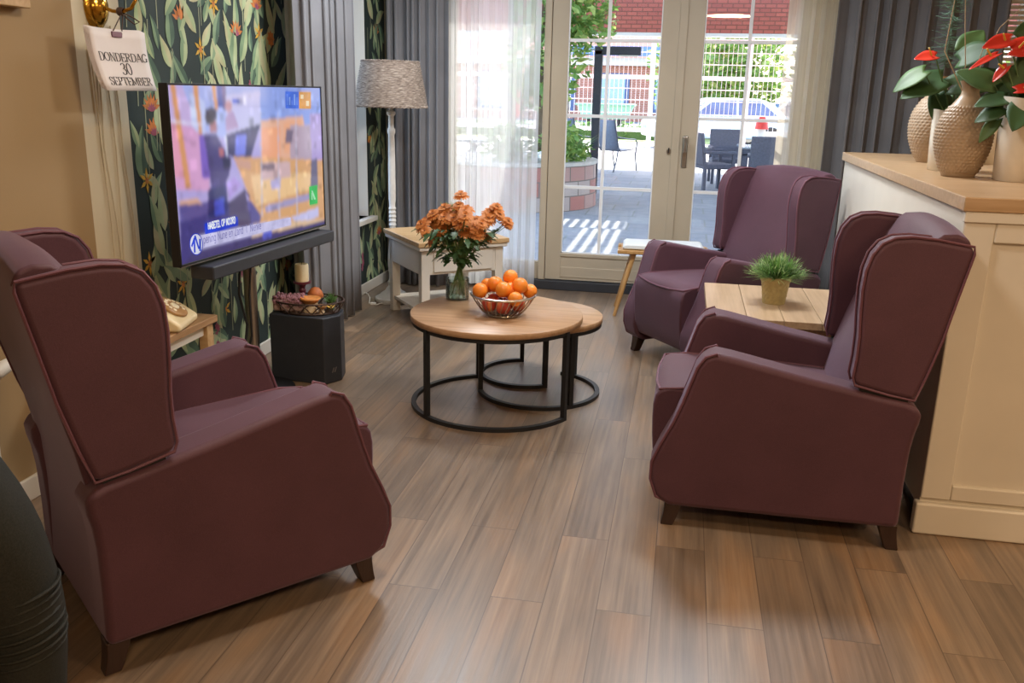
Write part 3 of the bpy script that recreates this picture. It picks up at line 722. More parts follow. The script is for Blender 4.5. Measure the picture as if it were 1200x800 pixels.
patch('#3fc05c', [(636, 437), (668, 430), (668, 500), (637, 508)]); patch('#9fe0ac', [(644, 452), (650, 452), (662, 485), (655, 487)]); patch('#9fe0ac', [(644, 460), (649, 460), (649, 488), (644, 488)])
patch('#2f3fc4', ell(172, 683, 28, 44, 28)); patch('#dcdcfa', ell(172, 683, 25, 40, 28))
for pl in ([(163, 650), (170, 648), (186, 700), (180, 702)], [(184, 662), (191, 660), (191, 708), (184, 710)], [(160, 660), (167, 652), (169, 716), (162, 718)], [(150, 690), (163, 655), (169, 660), (155, 697)]): patch('#2442cf', pl)
# lettering of the banners
GL = {
 'D': (.78, [[(.14, 0), (.14, 1)], [(.05, 1), (.35, 1), (.55, .93), (.66, .75), (.7, .5), (.66, .25), (.55, .07), (.35, 0), (.05, 0)]]),
 'O': (.8, [[(.4 + .34 * math.cos(2 * PI * i / 20), .5 + .5 * math.sin(2 * PI * i / 20)) for i in range(21)]]),
 'N': (.8, [[(.14, 0), (.14, 1)], [(.12, 1), (.66, 0)], [(.66, 0), (.66, 1)]]),
 'E': (.68, [[(.14, 0), (.14, 1)], [(.05, 1), (.58, 1), (.58, .84)], [(.14, .52), (.44, .52), (.44, .42)], [(.05, 0), (.61, 0), (.61, .17)]]),
 'R': (.74, [[(.14, 0), (.14, 1)], [(.05, 1), (.4, 1), (.54, .92), (.58, .75), (.53, .6), (.38, .51), (.14, .5)], [(.34, .5), (.68, 0)]]),
 'A': (.76, [[(.04, 0), (.37, 1)], [(.37, 1), (.70, 0)], [(.17, .36), (.57, .36)]]),
 'G': (.8, [[(.64, .8), (.5, .97), (.36, 1), (.18, .88), (.08, .65), (.06, .5), (.08, .3), (.2, .08), (.38, 0), (.55, .06), (.64, .2)], [(.64, .05), (.64, .42)], [(.48, .42), (.74, .42)]]),
 '3': (.66, [[(.08, .85), (.2, .97), (.35, 1), (.5, .92), (.53, .77), (.45, .6), (.28, .54)], [(.28, .54), (.5, .46), (.58, .28), (.5, .08), (.3, 0), (.12, .04), (.06, .18)]]),
 '0': (.64, [[(.32 + .26 * math.cos(2 * PI * i / 20), .5 + .5 * math.sin(2 * PI * i / 20)) for i in range(21)]]),
 'S': (.6, [[(.54, .78), (.46, .95), (.3, 1), (.14, .93), (.08, .77), (.16, .6), (.42, .44), (.54, .3), (.52, .12), (.38, .01), (.22, .02), (.1, .1), (.06, .25)]]),
 'P': (.66, [[(.14, 0), (.14, 1)], [(.05, 1), (.4, 1), (.55, .9), (.59, .74), (.54, .57), (.38, .48), (.14, .47)]]),
 'T': (.68, [[(.34, 0), (.34, 1)], [(.04, .84), (.04, 1), (.64, 1), (.64, .84)]]),
 'M': (.94, [[(.12, 0), (.12, 1)], [(.12, 1), (.46, .08)], [(.46, .08), (.8, 1)], [(.8, 0), (.8, 1)]]),
 'B': (.68, [[(.14, 0), (.14, 1)], [(.05, 1), (.38, 1), (.52, .9), (.54, .74), (.46, .58), (.14, .53)], [(.38, .54), (.56, .44), (.6, .27), (.52, .06), (.36, 0), (.05, 0)]]),
 'H': (.8, [[(.14, 0), (.14, 1)], [(.66, 0), (.66, 1)], [(.14, .52), (.66, .52)]]), 'L': (.62, [[(.14, 0), (.14, 1)], [(.14, 0), (.56, 0)]]),
 'Z': (.66, [[(.06, 1), (.58, 1), (.06, 0), (.6, 0)]]), '|': (.4, [[(.2, 0), (.2, 1)]]), ' ': (.4, []),
 'n': (.6, [[(.1, 0), (.1, .65)], [(.1, .5), (.25, .65), (.42, .6), (.48, .45), (.48, 0)]]), 'i': (.24, [[(.1, 0), (.1, .65)], [(.1, .82), (.1, .92)]]),
 'e': (.58, [[(.08, .34), (.5, .34), (.46, .56), (.3, .66), (.14, .58), (.07, .34), (.14, .08), (.3, 0), (.48, .08)]]), 'u': (.6, [[(.1, .65), (.1, .2), (.2, .02), (.38, .05), (.48, .2)], [(.48, .65), (.48, 0)]]),
 'a': (.58, [[(.1, .55), (.28, .66), (.44, .56), (.46, 0)], [(.46, .38), (.2, .36), (.08, .2), (.16, .02), (.34, .04), (.46, .2)]]), 'd': (.6, [[(.48, 0), (.48, 1)], [(.48, .5), (.3, .66), (.1, .5), (.07, .32), (.12, .1), (.3, 0), (.48, .15)]]),
 'p': (.6, [[(.1, -.3), (.1, .65)], [(.1, .5), (.28, .66), (.46, .52), (.5, .33), (.45, .1), (.28, 0), (.1, .15)]]), 'g': (.6, [[(.48, .65), (.48, -.15), (.36, -.3), (.12, -.26)], [(.48, .5), (.3, .66), (.1, .5), (.07, .32), (.12, .1), (.3, 0), (.48, .15)]]),
 'v': (.54, [[(.04, .65), (.25, 0)], [(.25, 0), (.48, .65)]]), 'k': (.56, [[(.1, 0), (.1, 1)], [(.46, .65), (.1, .28)], [(.22, .4), (.5, 0)]]),
}
def lettering(mb, text, fn, height, thick, thin, serif=True, center=True):
    """stroke lettering; fn(x, z) -> point; upright strokes are thicker than level ones"""
    tot = sum(GL[c][0] for c in text) * height; x0 = -tot / 2 if center else 0
    for c in text:
        wd, strokes = GL[c]
        for st in strokes:
            for k, ((ax, ay), (bx, by)) in enumerate(zip(st, st[1:])):
                dx, dy = bx - ax, by - ay; L = math.hypot(dx, dy)
                wid = thin + (thick - thin) * (abs(dy) / L) ** 1.5
                if c in 'NAM' and dx * dy > 0 and len(st) == 2 and abs(dx) > .05: wid = thin * 1.2
                if c == 'N' and dx == 0: wid = thin * 1.3
                nx, ny = -dy / L * wid / 2, dx / L * wid / 2; ex, ey = dx / L * wid * .18, dy / L * wid * .18
                mb.poly([fn(x0 + (px) * height, (py) * height) for px, py in ((ax + nx - ex, ay + ny - ey), (bx + nx + ex, by + ny + ey), (bx - nx + ex, by - ny + ey), (ax - nx - ex, ay - ny - ey))])
            if serif and len(st) == 2 and abs(st[0][1] - st[1][1]) > .8:
                for px, py in st:
                    if py in (0, 1): mb.poly([fn(x0 + q * height, r * height) for q, r in ((px - .10, py - thin / 2), (px + .10, py - thin / 2), (px + .10, py + thin / 2), (px - .10, py + thin / 2))])
        x0 += wd * height
def screen_text(text, p0, p1, hgt, c, bold):
    u0, v0 = hom(*p0); u1, v1 = hom(*p1); sm.mi = scr_mat(c); zl[0] += 1; y = -.0012 - zl[0] * .00004
    Lw = (u1 - u0) * SWD; tot = sum(GL[q][0] for q in text) * hgt; sx = Lw / tot
    lettering(sm, text, lambda x, z: Vector(((u0 - .5) * SWD + x * sx, y, .012 + (1 - v0) * SHT + z)), hgt, bold, bold, False, False)
screen_text('HABETEL OP NOORD', (221, 622), (335, 592), .026, '#e6eaff', .24)
screen_text('pening Nune en Zand  |  Nienke', (202, 680), (440, 622), .034, '#8a88c0', .13)
sm.build('screen_banners', smats, tv, smooth=False)

# bracket stand on a single post
st = thing('television_stand', 'brushed steel post stand carrying the television and soundbar', 'stand', (-2.0, 3.87, 0))
m = MB(); m.tube([(0, 0, .02), (0, 0, 1.2)], .03, 16); m.build('post', 'steel', st)
m = MB(); m.lathe([(.001, 0), (.19, 0), (.19, .012), (.17, .02), (.001, .02)], n=36); m.build('base_plate', 'black', st)
m = MB(); m.box(.0, .08, -.2, .2, 1.0, 1.06); m.build('bracket', 'black', st, bevel=.004)
m = MB(); m.box(.0, .1, -.03, .03, .70, .73); m.build('soundbar_bracket', 'black', st, bevel=.004)
sb = MB(); sb.box(-.50, .58, -.06, .05, .012, .068); o = sb.build('soundbar', 'charcoal', bevel=.008); o.location = (tvc.x + .01, tvc.y, .672); o.rotation_euler = (0, 0, ta); tag(o, 'long black soundbar mounted under the television', 'soundbar')
cb_ = MB(); cb_.tube([(-1.985, 3.76, .67), (-1.98, 3.72, .52), (-1.975, 3.77, .36), (-1.985, 3.74, .2), (-2.05, 3.68, .0)], .006, 6); cb_.tube([(-1.97, 3.84, .67), (-1.965, 3.79, .5), (-1.97, 3.80, .3), (-2.03, 3.76, .02)], .005, 6)
tag(cb_.build('television_cable', 'black'), 'black cables hanging down beside the steel television post', 'cable')

# ------------------------------------------------------------------ dark speaker with autumn tray
P = [(-2.0, 4.05), (-1.70, 4.02), (-1.648, 4.12), (-1.675, 4.24), (-1.78, 4.31), (-1.96, 4.31), (-2.02, 4.22)]
sp = thing('floor_speaker', 'dark box-shaped floor speaker standing below the television', 'speaker', (-1.84, 4.17, 0))
m = MB(); m.grid([[(x + 1.84, y - 4.17, z) for x, y in P] for z in (.0, .345)], True, True); m.build('housing', 'charcoal', sp, bevel=.006)
m = MB(); q0, q1 = Vector((P[1][0] + 1.84, P[1][1] - 4.17, 0)), Vector((P[2][0] + 1.84, P[2][1] - 4.17, 0)); d = (q1 - q0).normalized(); nn = Vector((d.y, -d.x, 0))
for a in ((.045, .065), (.06, .08)): m.poly([q0 + d * a[0] + nn * .0015 + Vector((0, 0, .055)), q0 + d * (a[0] + .008) + nn * .0015 + Vector((0, 0, .055)), q0 + d * a[1] + nn * .0015 + Vector((0, 0, .08)), q0 + d * (a[1] - .008) + nn * .0015 + Vector((0, 0, .08))])
m.build('emblem', 'nickel', sp)
TB = Vector((-1.835, 4.165, .345))
bk = thing('wire_tray', 'oval rusty wire tray with curled rim on the dark speaker', 'tray', TB)
m = MB()
def ov(a, k=1, z=0): return (.185 * k * math.cos(a), .135 * k * math.sin(a), z)
for k, z, r in ((.86, .006, .004), (1.0, .06, .0045)): m.tube([ov(2 * PI * i / 48, k, z) for i in range(48)], r, 6, closed=True)
m.build('tray_rim', pm('rust_wire', '#4a3a33', .5, .7), bk)
m = MB()
for i in range(16):
    a = 2 * PI * i / 16
    m.tube([ov(a + .38 * q, .86 + .14 * q + .05 * math.sin(PI * q), .006 + .054 * math.sin(PI * .5 * q)) for q in [j / 8 for j in range(9)]], .0028, 5)
    m.tube([ov(a - .38 * q, .86 + .14 * q + .05 * math.sin(PI * q), .006 + .054 * math.sin(PI * .5 * q)) for q in [j / 8 for j in range(9)]], .0028, 5)
m.build('scroll_wires', M.get('rust') or pm('rust_wire2', '#57463c', .5, .7), bk)
m = MB(); m.grid([[ov(2 * PI * i / 36, .86, z) for i in range(36)] for z in (.002, .008)], True, True); m.build('tray_plate', pm('tray_brown', '#5d4d42', .6, .4), bk)
# mauve flower block
fb = thing('dried_flower_block', 'mauve dried flower block lying on the wire tray', 'decoration', TB + Vector((-.085, -.035, .008)), .1)
m = MB(); m.box(-.075, .075, -.05, .05, 0, .06); m.build('block', pm('block_beige', '#a5867c', .9, var=.2, scale=60, bump=.6, bscale=120), fb, bevel=.012)
m = MB(); r = random.Random(3)
for i in range(150): m.sphere((r.uniform(-.075, .075), r.uniform(-.05, .05), .062 + r.uniform(-.006, .012)), r.uniform(.006, .010), 7, 5)
for i in range(60): m.sphere((r.uniform(-.075, .075), -.052, .058 - abs(r.gauss(0, .012))), r.uniform(.005, .008), 6, 4)
m.build('florets', pm('mauve', '#9a6f78', .9, var=.25, scale=80), fb)
# candle on pillar holder
chd = thing('candle_holder', 'burgundy turned candlestick standing on the wire tray', 'candle holder', TB + Vector((-.055, .055, .008)))
m = MB(); m.lathe([(.001, 0), (.035, 0), (.035, .008), (.018, .016), (.012, .03), (.017, .05), (.012, .065), (.02, .085), (.013, .10), (.022, .115), (.045, .122), (.046, .132), (.001, .132)], n=24); m.build('stem_and_dish', pm('burgundy', '#5c2333', .35), chd)
cdl = thing('pillar_candle', 'cream pillar candle standing on the burgundy candlestick', 'candle', TB + Vector((-.055, .055, .14)))
m = MB(); m.lathe([(.001, 0), (.034, 0), (.035, .004), (.035, .084), (.031, .09), (.02, .086), (.001, .084)], n=28); m.build('wax', pm('cream_wax', '#e6d9b4', .5, var=.03), cdl, angle=60)
m = MB(); m.tube([(0, 0, .084), (.001, 0, .095), (.004, 0, .10)], .0015, 5); m.build('wick', 'black', cdl)
def mushroom(label, loc, stem_h, stem_r, cap_r, cap_h, cup, col):
    mu = thing('toadstool_ornament', label, 'ornament', loc)
    m = MB(); m.lathe([(.001, 0), (stem_r * 1.25, 0), (stem_r, stem_h * .4), (stem_r * .9, stem_h), (.001, stem_h)], n=16); m.build('stem', pm('stem_pale', '#c9b08c', .8, var=.15, scale=60), mu)
    m = MB()
    if cup: m.lathe([(.001, stem_h - .004), (cap_r * .6, stem_h), (cap_r, stem_h + cap_h), (cap_r * .95, stem_h + cap_h + .006), (cap_r * .7, stem_h + cap_h * .8), (.001, stem_h + cap_h * .6)], n=28)
    else: m.lathe([(.001, stem_h), (cap_r * .9, stem_h - .004), (cap_r, stem_h + .004), (cap_r * .86, stem_h + cap_h * .5), (cap_r * .5, stem_h + cap_h * .88), (.001, stem_h + cap_h)], n=24)
    m.build('cap', pm('cap_' + label[:6], col, .6, var=.22, scale=50), mu, angle=60)
mushroom('orange domed toadstool ornament, tallest of those on the wire tray', TB + Vector((.015, .055, .008)), .055, .011, .042, .05, False, '#b0622c')
mushroom('wide cup-shaped orange toadstool ornament on the wire tray', TB + Vector((.03, -.045, .008)), .045, .03, .052, .022, True, '#cf8743')
mushroom('smallest tan toadstool ornament at the front of the wire tray', TB + Vector((.095, -.06, .008)), .022, .014, .026, .012, True, '#c08a55')
pl = thing('succulent_sprig', 'spiky green artificial sprig on the wire tray', 'plant', TB + Vector((.105, .03, .008)))
m = MB(); r = random.Random(5)
for i in range(46):
    a = r.uniform(0, 2 * PI); e = r.uniform(.25, 1.4); L = r.uniform(.03, .06); d = Vector((math.cos(a) * math.cos(e), math.sin(a) * math.cos(e), math.sin(e))); b = Vector((0, 0, .035)); m.tube([b, b + d * L * .6, b + d * L], .003, 4, rs=[.0035, .0028, .0006])
m.build('foliage', leafm('sprig_green', '#3f6a3c', '#6c9258', .5, 0), pl)
m = MB(); m.lathe([(.001, 0), (.02, 0), (.017, .03), (.001, .04)], n=12); m.build('stem', pm('sprig_base', '#4e5a38', .8), pl)
lf = MB()
lf.grid([[(.02 * math.sin(PI * q) * s * 1.4, -.04 + .09 * q, .012 + .012 * math.sin(PI * q) + .006 * abs(s)) for s in (-1, -.5, 0, .5, 1)] for q in [j / 8 for j in range(9)]])
o = lf.build('autumn_leaf', leafm('leaf_yellow', '#b28a2e', '#d2aa48', .6, .1), solid=.0015); o.location = TB + Vector((.12, -.015, .012)); o.rotation_euler = (0, 0, .6); tag(o, 'yellow autumn leaf lying in the wire tray', 'leaf')

# ------------------------------------------------------------------ phone table and telephone
pt = thing('telephone_table', 'narrow oak topped table with white apron under the telephone', 'side table', (-2.055, 3.02, 0))
m = MB(); m.box(-.165, .145, -.30, .37, .475, .505); m.build('table_top', 'oak_y', pt, bevel=.004)
m = MB(); m.box(-.14, .118, -.27, .34, .43, .475); m.build('apron', 'white_paint', pt)
for x in (-.13, .095):
    for y in (-.27, .295):
        m = MB(); m.box(x, x + .04, y, y + .05, 0, .475); m.build('leg', 'oak_light', pt, bevel=.003)
ph = thing('telephone', 'cream retro telephone with round dial on the narrow oak table', 'telephone', (-2.03, 3.155, .505), math.radians(12))
body = [(-.10, 0), (.115, 0), (.118, .03), (.05, .075), (-.03, .105), (-.085, .105), (-.105, .06)]
m = MB(); m.prism([(a, z) for a, z in body], -.11, .11); cm = pm('cream_plastic', '#e0cfa6', .35, var=.04)
m.build('phone_body', cm, ph, bevel=.014)
rm = Matrix.Translation((.055, 0, .075)) @ Matrix.Rotation(math.radians(33), 4, 'Y')
m = MB(); m.lathe([(.001, 0), (.058, 0), (.058, .008), (.05, .012), (.001, .012)], (0, 0, 0), 30, rm); m.build('dial', pm('dial_brown', '#a98254', .4), ph)
m = MB()
for i in range(10): a = .6 + 2 * PI * i / 12.5; m.lathe([(.001, .0125), (.008, .0125), (.008, .014), (.001, .014)], (0, 0, 0), 10, rm @ Matrix.Translation((.038 * math.cos(a), .038 * math.sin(a), 0)))
m.lathe([(.001, .0125), (.02, .0125), (.018, .016), (.001, .016)], (0, 0, 0), 20, rm); m.build('dial_holes', pm('dial_ivory', '#f0e6cc', .4), ph)
m = MB(); m.tube([(-.06, -.13, .125), (-.06, -.10, .14), (-.06, 0, .148), (-.06, .10, .14), (-.06, .13, .125)], .015, 12, rs=[.02, .018, .014, .018, .02])
for y in (-.115, .115): m.lathe([(.001, 0), (.028, 0), (.032, .012), (.022, .035), (.001, .035)], (-.06, y, .098), 18)
m.build('handset', cm, ph)

# ------------------------------------------------------------------ brass wall lamp with the day calendar
bl_ = thing('brass_wall_bracket', 'polished brass wall bracket with cord tied round its arm, above the date sheet', 'wall bracket', (LX, 3.22, 1.72))
brass = pm('brass', '#c99a3f', .18, 1, var=.08)
m = MB(); rmx = Matrix.Rotation(PI / 2, 3, 'Y'); m.lathe([(.001, 0), (.062, 0), (.064, .006), (.056, .016), (.05, .018), (.046, .03), (.03, .042), (.016, .05), (.001, .052)], (0, 0, 0), 32, rmx, (1.35, 1)); m.build('wall_rose', brass, bl_)
m = MB(); m.tube([(.045, 0, 0), (.075, 0, -.012), (.105, .015, -.014), (.135, .03, .0), (.15, .04, .03), (.15, .045, .08)], .007, 10); m.lathe([(.001, 0), (.02, 0), (.026, .02), (.02, .04), (.001, .04)], (.15, .046, .08), 16); m.build('curved_arm', brass, bl_)
cord = pm('brown_cord', '#4c382c', .8)
m = MB()
for k in range(5): m.tube([Vector((.095 + .004 * k, .010 + .001 * k, -.013)) + Vector((0, .012 * math.cos(a), .013 * math.sin(a))) for a in [2 * PI * i / 14 for i in range(14)]], .003, 5, closed=True)
m.tube([(.11, .03, -.02), (.12, .06, -.03), (.13, .085, -.045), (.125, .06, -.055), (.11, .035, -.035), (.11, .02, -.02)], .003, 6)
m.build('cord_bow', cord, bl_)
# date sheets on a clip
ca = (Vector((-2.105, 2.99, 1.635)), Vector((-2.075, 3.285, 1.635)))
cdir = (ca[1] - ca[0]).normalized(); cout = Vector((cdir.y, -cdir.x, 0)); cw = (ca[1] - ca[0]).length; chh = .215
cal = thing('date_sheet', 'white paper day calendar reading Thursday the thirtieth, hung from brass bracket', 'calendar', ca[0])
def sheet(u, v, off=0):       # u along, v downwards 0..1
    return cdir * (u * cw + .03 * v * v) + cout * (off + .018 * v * v * (1 - u) - .012 * math.sin(PI * u) * (1 - v) + .012 * v * v) + Vector((0, 0, -v * chh - .004 * math.sin(PI * u) * (1 - v)))
for k in range(5):
    m = MB(); m.grid([[sheet(i / 10, j / 8, -.0035 * (k) ) for i in range(11)] for j in range(9)]); o = m.build('page', pm('paper_white_%d' % k, '#dfd6d2', .8, var=.015), cal, solid=.0006, angle=180)
    if k: o.location = Vector((0, 0, .002 * k)) - cdir * .0025 * k
m = MB()
for text, vc, hh, sx in (('DONDERDAG', .505, .030, 1.27), ('30', .725, .041, 1.1), ('SEPTEMBER', .905, .0285, 1.34)):
    lettering(m, text, lambda x, z: sheet(.535 + x * sx / cw, vc - z / chh, .0016), hh, .135, .05)
m.build('lettering', pm('ink', '#2b2728', .8), cal, smooth=False)
m = MB(); p0 = sheet(.42, .10, .004); m.box(0, .052, -.002, .010, 0, .020, Matrix.Translation(p0) @ Matrix.Rotation(math.atan2(cdir.y, cdir.x), 4, 'Z')); m.build('clip', pm('clip_mauve', '#84626e', .5), cal, bevel=.002)
m = MB(); top = Vector((LX + .105, 3.235, 1.70)) - ca[0]
m.tube([sheet(.42, .06, .002), top + Vector((0, -.003, 0))], .0022, 5); m.tube([sheet(.60, .06, .002), top + Vector((0, .006, 0))], .0022, 5); m.build('hanging_cord', cord, cal)
wires = MB()
for k, (a, b, c_) in enumerate(((3.215, 3.19, 3.24), (3.235, 3.265, 3.23), (3.30, 3.31, 3.345), (3.16, 3.175, 3.185))):
    wires.tube([(LX + .006, a, 1.66), (LX + .006, (a + b) / 2, 1.45), (LX + .006, b, 1.2), (LX + .006, (b + c_) / 2 + .01, .9), (LX + .006, c_, .5), (LX + .006, c_, .1)], .0035, 5)
tag(wires.build('hanging_cable', 'cream_wall'), 'thin cream cords hanging down the wall strip beneath the brass bracket', 'cord')

# ------------------------------------------------------------------ wall shelf, radiator
sh_ = thing('wall_shelf', 'pale wooden wall shelf high above the armchair by the tan wall', 'shelf', (LX + .012, 2.45, 1.68))
m = MB(); m.box(0, .05, -.6, .345, 0, .03); m.build('board', 'oak_light', sh_, bevel=.003)
m = MB(); m.box(0, .04, -.5, -.47, -.1, 0); m.build('shelf_bracket', 'white_paint', sh_)
rd = thing('radiator', 'white panel radiator on the tan wall beside the armchair', 'radiator', (LX + .012, 1.70, 0))
m = MB(); m.box(.035, .085, -.7, .66, .12, .52)
for i in range(26): m.box(.083, .092, -.68 + i * .05, -.655 + i * .05, .14, .50)
m.build('panel', 'white_paint', rd, bevel=.006)
m = MB(); m.box(.0, .04, -.5, -.46, .2, .45); m.box(.0, .04, .42, .46, .2, .45); m.build('wall_mount', 'white_paint', rd)
m = MB(); m.tube([(.06, .66, .47), (.06, .70, .49), (.06, .715, .51)], .012, 10); m.tube([(.06, .665, .15), (.06, .70, .12), (.06, .70, .0)], .009, 8); m.build('valve_pipe', 'nickel', rd)
m = MB(); rmx = Matrix.Translation((.065, .70, .525)) @ Matrix.Rotation(-1.35, 4, 'X'); m.lathe([(.001, 0), (.021, 0), (.024, .01), (.024, .05), (.02, .075), (.001, .078)], (0, 0, 0), 18, rmx); m.build('thermostat_knob', 'white_paint', rd)
# ------------------------------------------------------------------ vase and chrysanthemums on the large coffee table
VB = Vector((-1.06, 4.20, .45))
vs = thing('glass_vase', 'clear glass cylinder vase of water on the largest coffee table', 'vase', VB)
m = MB(); prof = [(.001, 0), (.056, 0), (.058, .004), (.058, .105), (.0555, .106), (.0545, .104), (.0545, .01), (.001, .01)]; m.lathe(prof, n=40); m.build('glass', glass('vase_glass', '#eef5f2', .25), vs, angle=60)
m = MB(); m.lathe([(.001, .011), (.054, .011), (.054, .055), (.001, .055)], n=32); m.build('water', glass('water', '#e4efe9', .15), vs, angle=60)
bq = thing('chrysanthemum_bouquet', 'bunch of bronze orange chrysanthemums standing in the clear glass vase', 'flowers', VB + Vector((0, 0, .012)))
r = random.Random(12)
neck = Vector((.012, 0, .16))
heads = []
# cluster centres: (sideways, depth, height, spread, count)
for cx, cz, sp, n in ((-.115, .375, .066, 20), (-.14, .33, .05, 10), (-.03, .40, .055, 9), (.055, .385, .062, 18), (.10, .335, .055, 11), (.18, .425, .04, 7), (.245, .365, .022, 3)):
    for i in range(n):
        heads.append(Vector((cx + r.gauss(0, sp * .55), r.gauss(0, .05), cz + r.gauss(0, sp * .5))))
stem = MB()
for i, h in enumerate(heads):
    a = Vector((r.uniform(-.042, .042), r.uniform(-.042, .042), .005)); mid = neck + Vector((r.uniform(-.010, .010), r.uniform(-.010, .010), r.uniform(-.01, .03)))
    if i % 4 == 0: stem.tube([a, a.lerp(mid, .6), mid, mid.lerp(h, .5) + Vector((0, 0, .015)), h], .0022, 5, rs=[.0030, .0028, .003, .0022, .0015])
    else: stem.tube([mid, mid.lerp(h, .5) + Vector((0, 0, .015)), h], .0022, 5, rs=[.0028, .0022, .0015])
stem.build('stems', leafm('stem_green', '#4c6b3a', '#6f8b50', .5, 0), bq)
lv = MB()
def leafshape(mb, p, d, L, W, lobes=True):
    d = Vector(d).normalized(); s = d.cross(Vector((0, 0, 1)));
    if s.length < .05: s = Vector((1, 0, 0))
    s.normalize(); n = s.cross(d); rows = []
    N = 8
    for j in range(N):
        q = j / (N - 1); wv = W * math.sin(PI * min(1, q * .92 + .06)) * (1 + (.35 * math.cos(q * 22) if lobes else 0)); c = p + d * L * q - n * 0 + Vector((0, 0, -.35 * L * q * q))
        rows.append([c - s * wv + n * wv * .25, c, c + s * wv + n * wv * .25])
    mb.grid(rows)
for i in range(150):
    z = r.uniform(.17, .34); a = r.uniform(0, 2 * PI); rad = .02 + (z - .15) * .75 * r.uniform(.3, 1.1)
    p = Vector((rad * math.cos(a) * 1.25, rad * math.sin(a) * .8, z)); leafshape(lv, p, (math.cos(a), math.sin(a), r.uniform(-.5, .5)), r.uniform(.035, .065), r.uniform(.010, .018))
for h in heads:
    for q in range(2): leafshape(lv, neck.lerp(h, r.uniform(.55, .85)), (r.uniform(-1, 1), r.uniform(-1, 1), r.uniform(-.3, .5)), r.uniform(.025, .05), r.uniform(.008, .014))
lv.build('leaves', leafm('mum_leaf', '#2b4a2c', '#47683c', .5, .15), bq, angle=180)
fm = leafm('petal_bronze', '#b96e2e', '#dd9650', .6, .25); fc = pm('mum_centre', '#7a4a1c', .8, var=.3, scale=200)
def flower_mesh():
    m = MB()
    for ring, (n, L, e, w) in enumerate(((17, .038, .02, .0046), (14, .031, .32, .0043), (8, .017, .8, .0034))):
        for k in range(n):
            a = 2 * PI * (k + .5 * ring) / n + r.uniform(-.12, .12); d = Vector((math.cos(a) * math.cos(e), math.sin(a) * math.cos(e), math.sin(e))); s = Vector((-math.sin(a), math.cos(a), 0)); rows = []
            for j in range(5):
                q = j / 4; wv = w * (.55 + .9 * math.sin(PI * min(q * .9, .95))); c = d * (.005 + L * q) + Vector((0, 0, .004 * ring - .012 * q * q * (1 - e))); rows.append([c - s * wv, c - Vector((0, 0, .001)), c + s * wv])
            m.grid(rows)
    m.mi = 1; m.sphere((0, 0, .004), .007, 8, 5, (1, 1, .6))
    return m
protos = [flower_mesh().build('flower', [fm, fc], bq, angle=180) for _ in range(3)]
for i, h in enumerate(heads):
    o = protos[i] if i < 3 else protos[i % 3].copy()
    if i >= 3: COL.objects.link(o); o.parent = bq
    o.location = h; d = (h - neck); d.y -= .12; d = d.normalized() + Vector((0, 0, .25)); o.rotation_euler = d.to_track_quat('Z', 'Y').to_euler(); k = r.uniform(.72, 1.05); o.scale = (k, k, k)
    if k < 0: pass
# yellow-green filler spray at the back of the bunch
m = MB()
for i in range(60):
    p = Vector((-.045 + r.uniform(-.05, .05), .04 + r.uniform(-.03, .03), .415)); d = Vector((r.gauss(0, .35), r.gauss(0, .3), 1)).normalized(); m.tube([p, p + d * r.uniform(.025, .05)], .0016, 4, rs=[.0022, .0008])
m.build('filler_spray', leafm('filler', '#8a9443', '#b5bd66', .6, .2), bq)

# ------------------------------------------------------------------ wire fruit bowl
FB = Vector((-.775, 3.935, .45))
fbw = thing('fruit_bowl', 'silver wire fruit bowl heaped with oranges and apples on the coffee table', 'bowl', FB)
m = MB(); m.tube(circ(.148, 60, (0, 0, .098)), .0055, 8, closed=True); m.build('rim', 'steel', fbw)
m = MB(); m.tube(circ(.07, 40, (0, 0, .006)), .0055, 8, closed=True); m.build('foot_ring', 'steel', fbw)
m = MB()
for i in range(32):
    a = 2 * PI * i / 32; tw_ = .22
    m.tube([((.07 + .078 * q ** .8) * math.cos(a + tw_ * q), (.07 + .078 * q ** .8) * math.sin(a + tw_ * q), .006 + .092 * q ** 1.25) for q in [j / 6 for j in range(7)]], .0022, 5)
for k, z in ((.069, .008), (.035, .008)): m.tube(circ(k, 36, (0, 0, z)), .0017, 5, closed=True)
for i in range(6): a = PI * i / 6; m.tube([(.07 * math.cos(a), .07 * math.sin(a), .008), (-.07 * math.cos(a), -.07 * math.sin(a), .008)], .0022, 5)
m.build('wires', 'steel', fbw)
def orange_mat():
    t = NT('orange_peel'); p = t.pr(Roughness=.38); n = t.noise(t.coords(), 12, 2); t.l(t.ramp(n, [(.3, '#e07818'), (.7, '#f19230')]), p.inputs['Base Color']); t.bump(t.noise(t.coords(), 260, 2), .25, .004, p); return t.m
om = orange_mat()
def apple_mat():
    t = NT('apple_skin'); p = t.pr(Roughness=.3); n = t.noise(t.coords((1, 1, .4)), 22, 3); t.l(t.ramp(n, [(.35, '#8e2a24'), (.55, '#b4472f'), (.72, '#d3a04e')]), p.inputs['Base Color']); return t.m
am = apple_mat()
def orange():
    o = thing('orange', '', 'orange'); m = MB()
    m.lathe([(.001, -.033), (.012, -.0328), (.024, -.025), (.033, -.011), (.0355, .002), (.032, .016), (.023, .0275), (.012, .033), (.004, .0335), (.001, .0325)], n=26); m.build('peel', om, o, angle=180)
    m = MB(); m.lathe([(.001, .032), (.004, .0335), (.003, .0355), (.001, .0355)], n=8); m.build('stem_end', pm('stem_button', '#6f7a3a', .7), o); return o
def apple():
    o = thing('apple', '', 'apple'); m = MB()
    m.lathe([(.001, -.026), (.008, -.03), (.018, -.029), (.029, -.018), (.035, .0), (.034, .014), (.026, .027), (.015, .031), (.006, .027), (.001, .022)], n=26); m.build('skin', am, o, angle=180)
    m = MB(); m.tube([(0, 0, .022), (.002, 0, .034), (.005, 0, .042)], .0013, 5); m.build('stem', 'walnut', o); return o
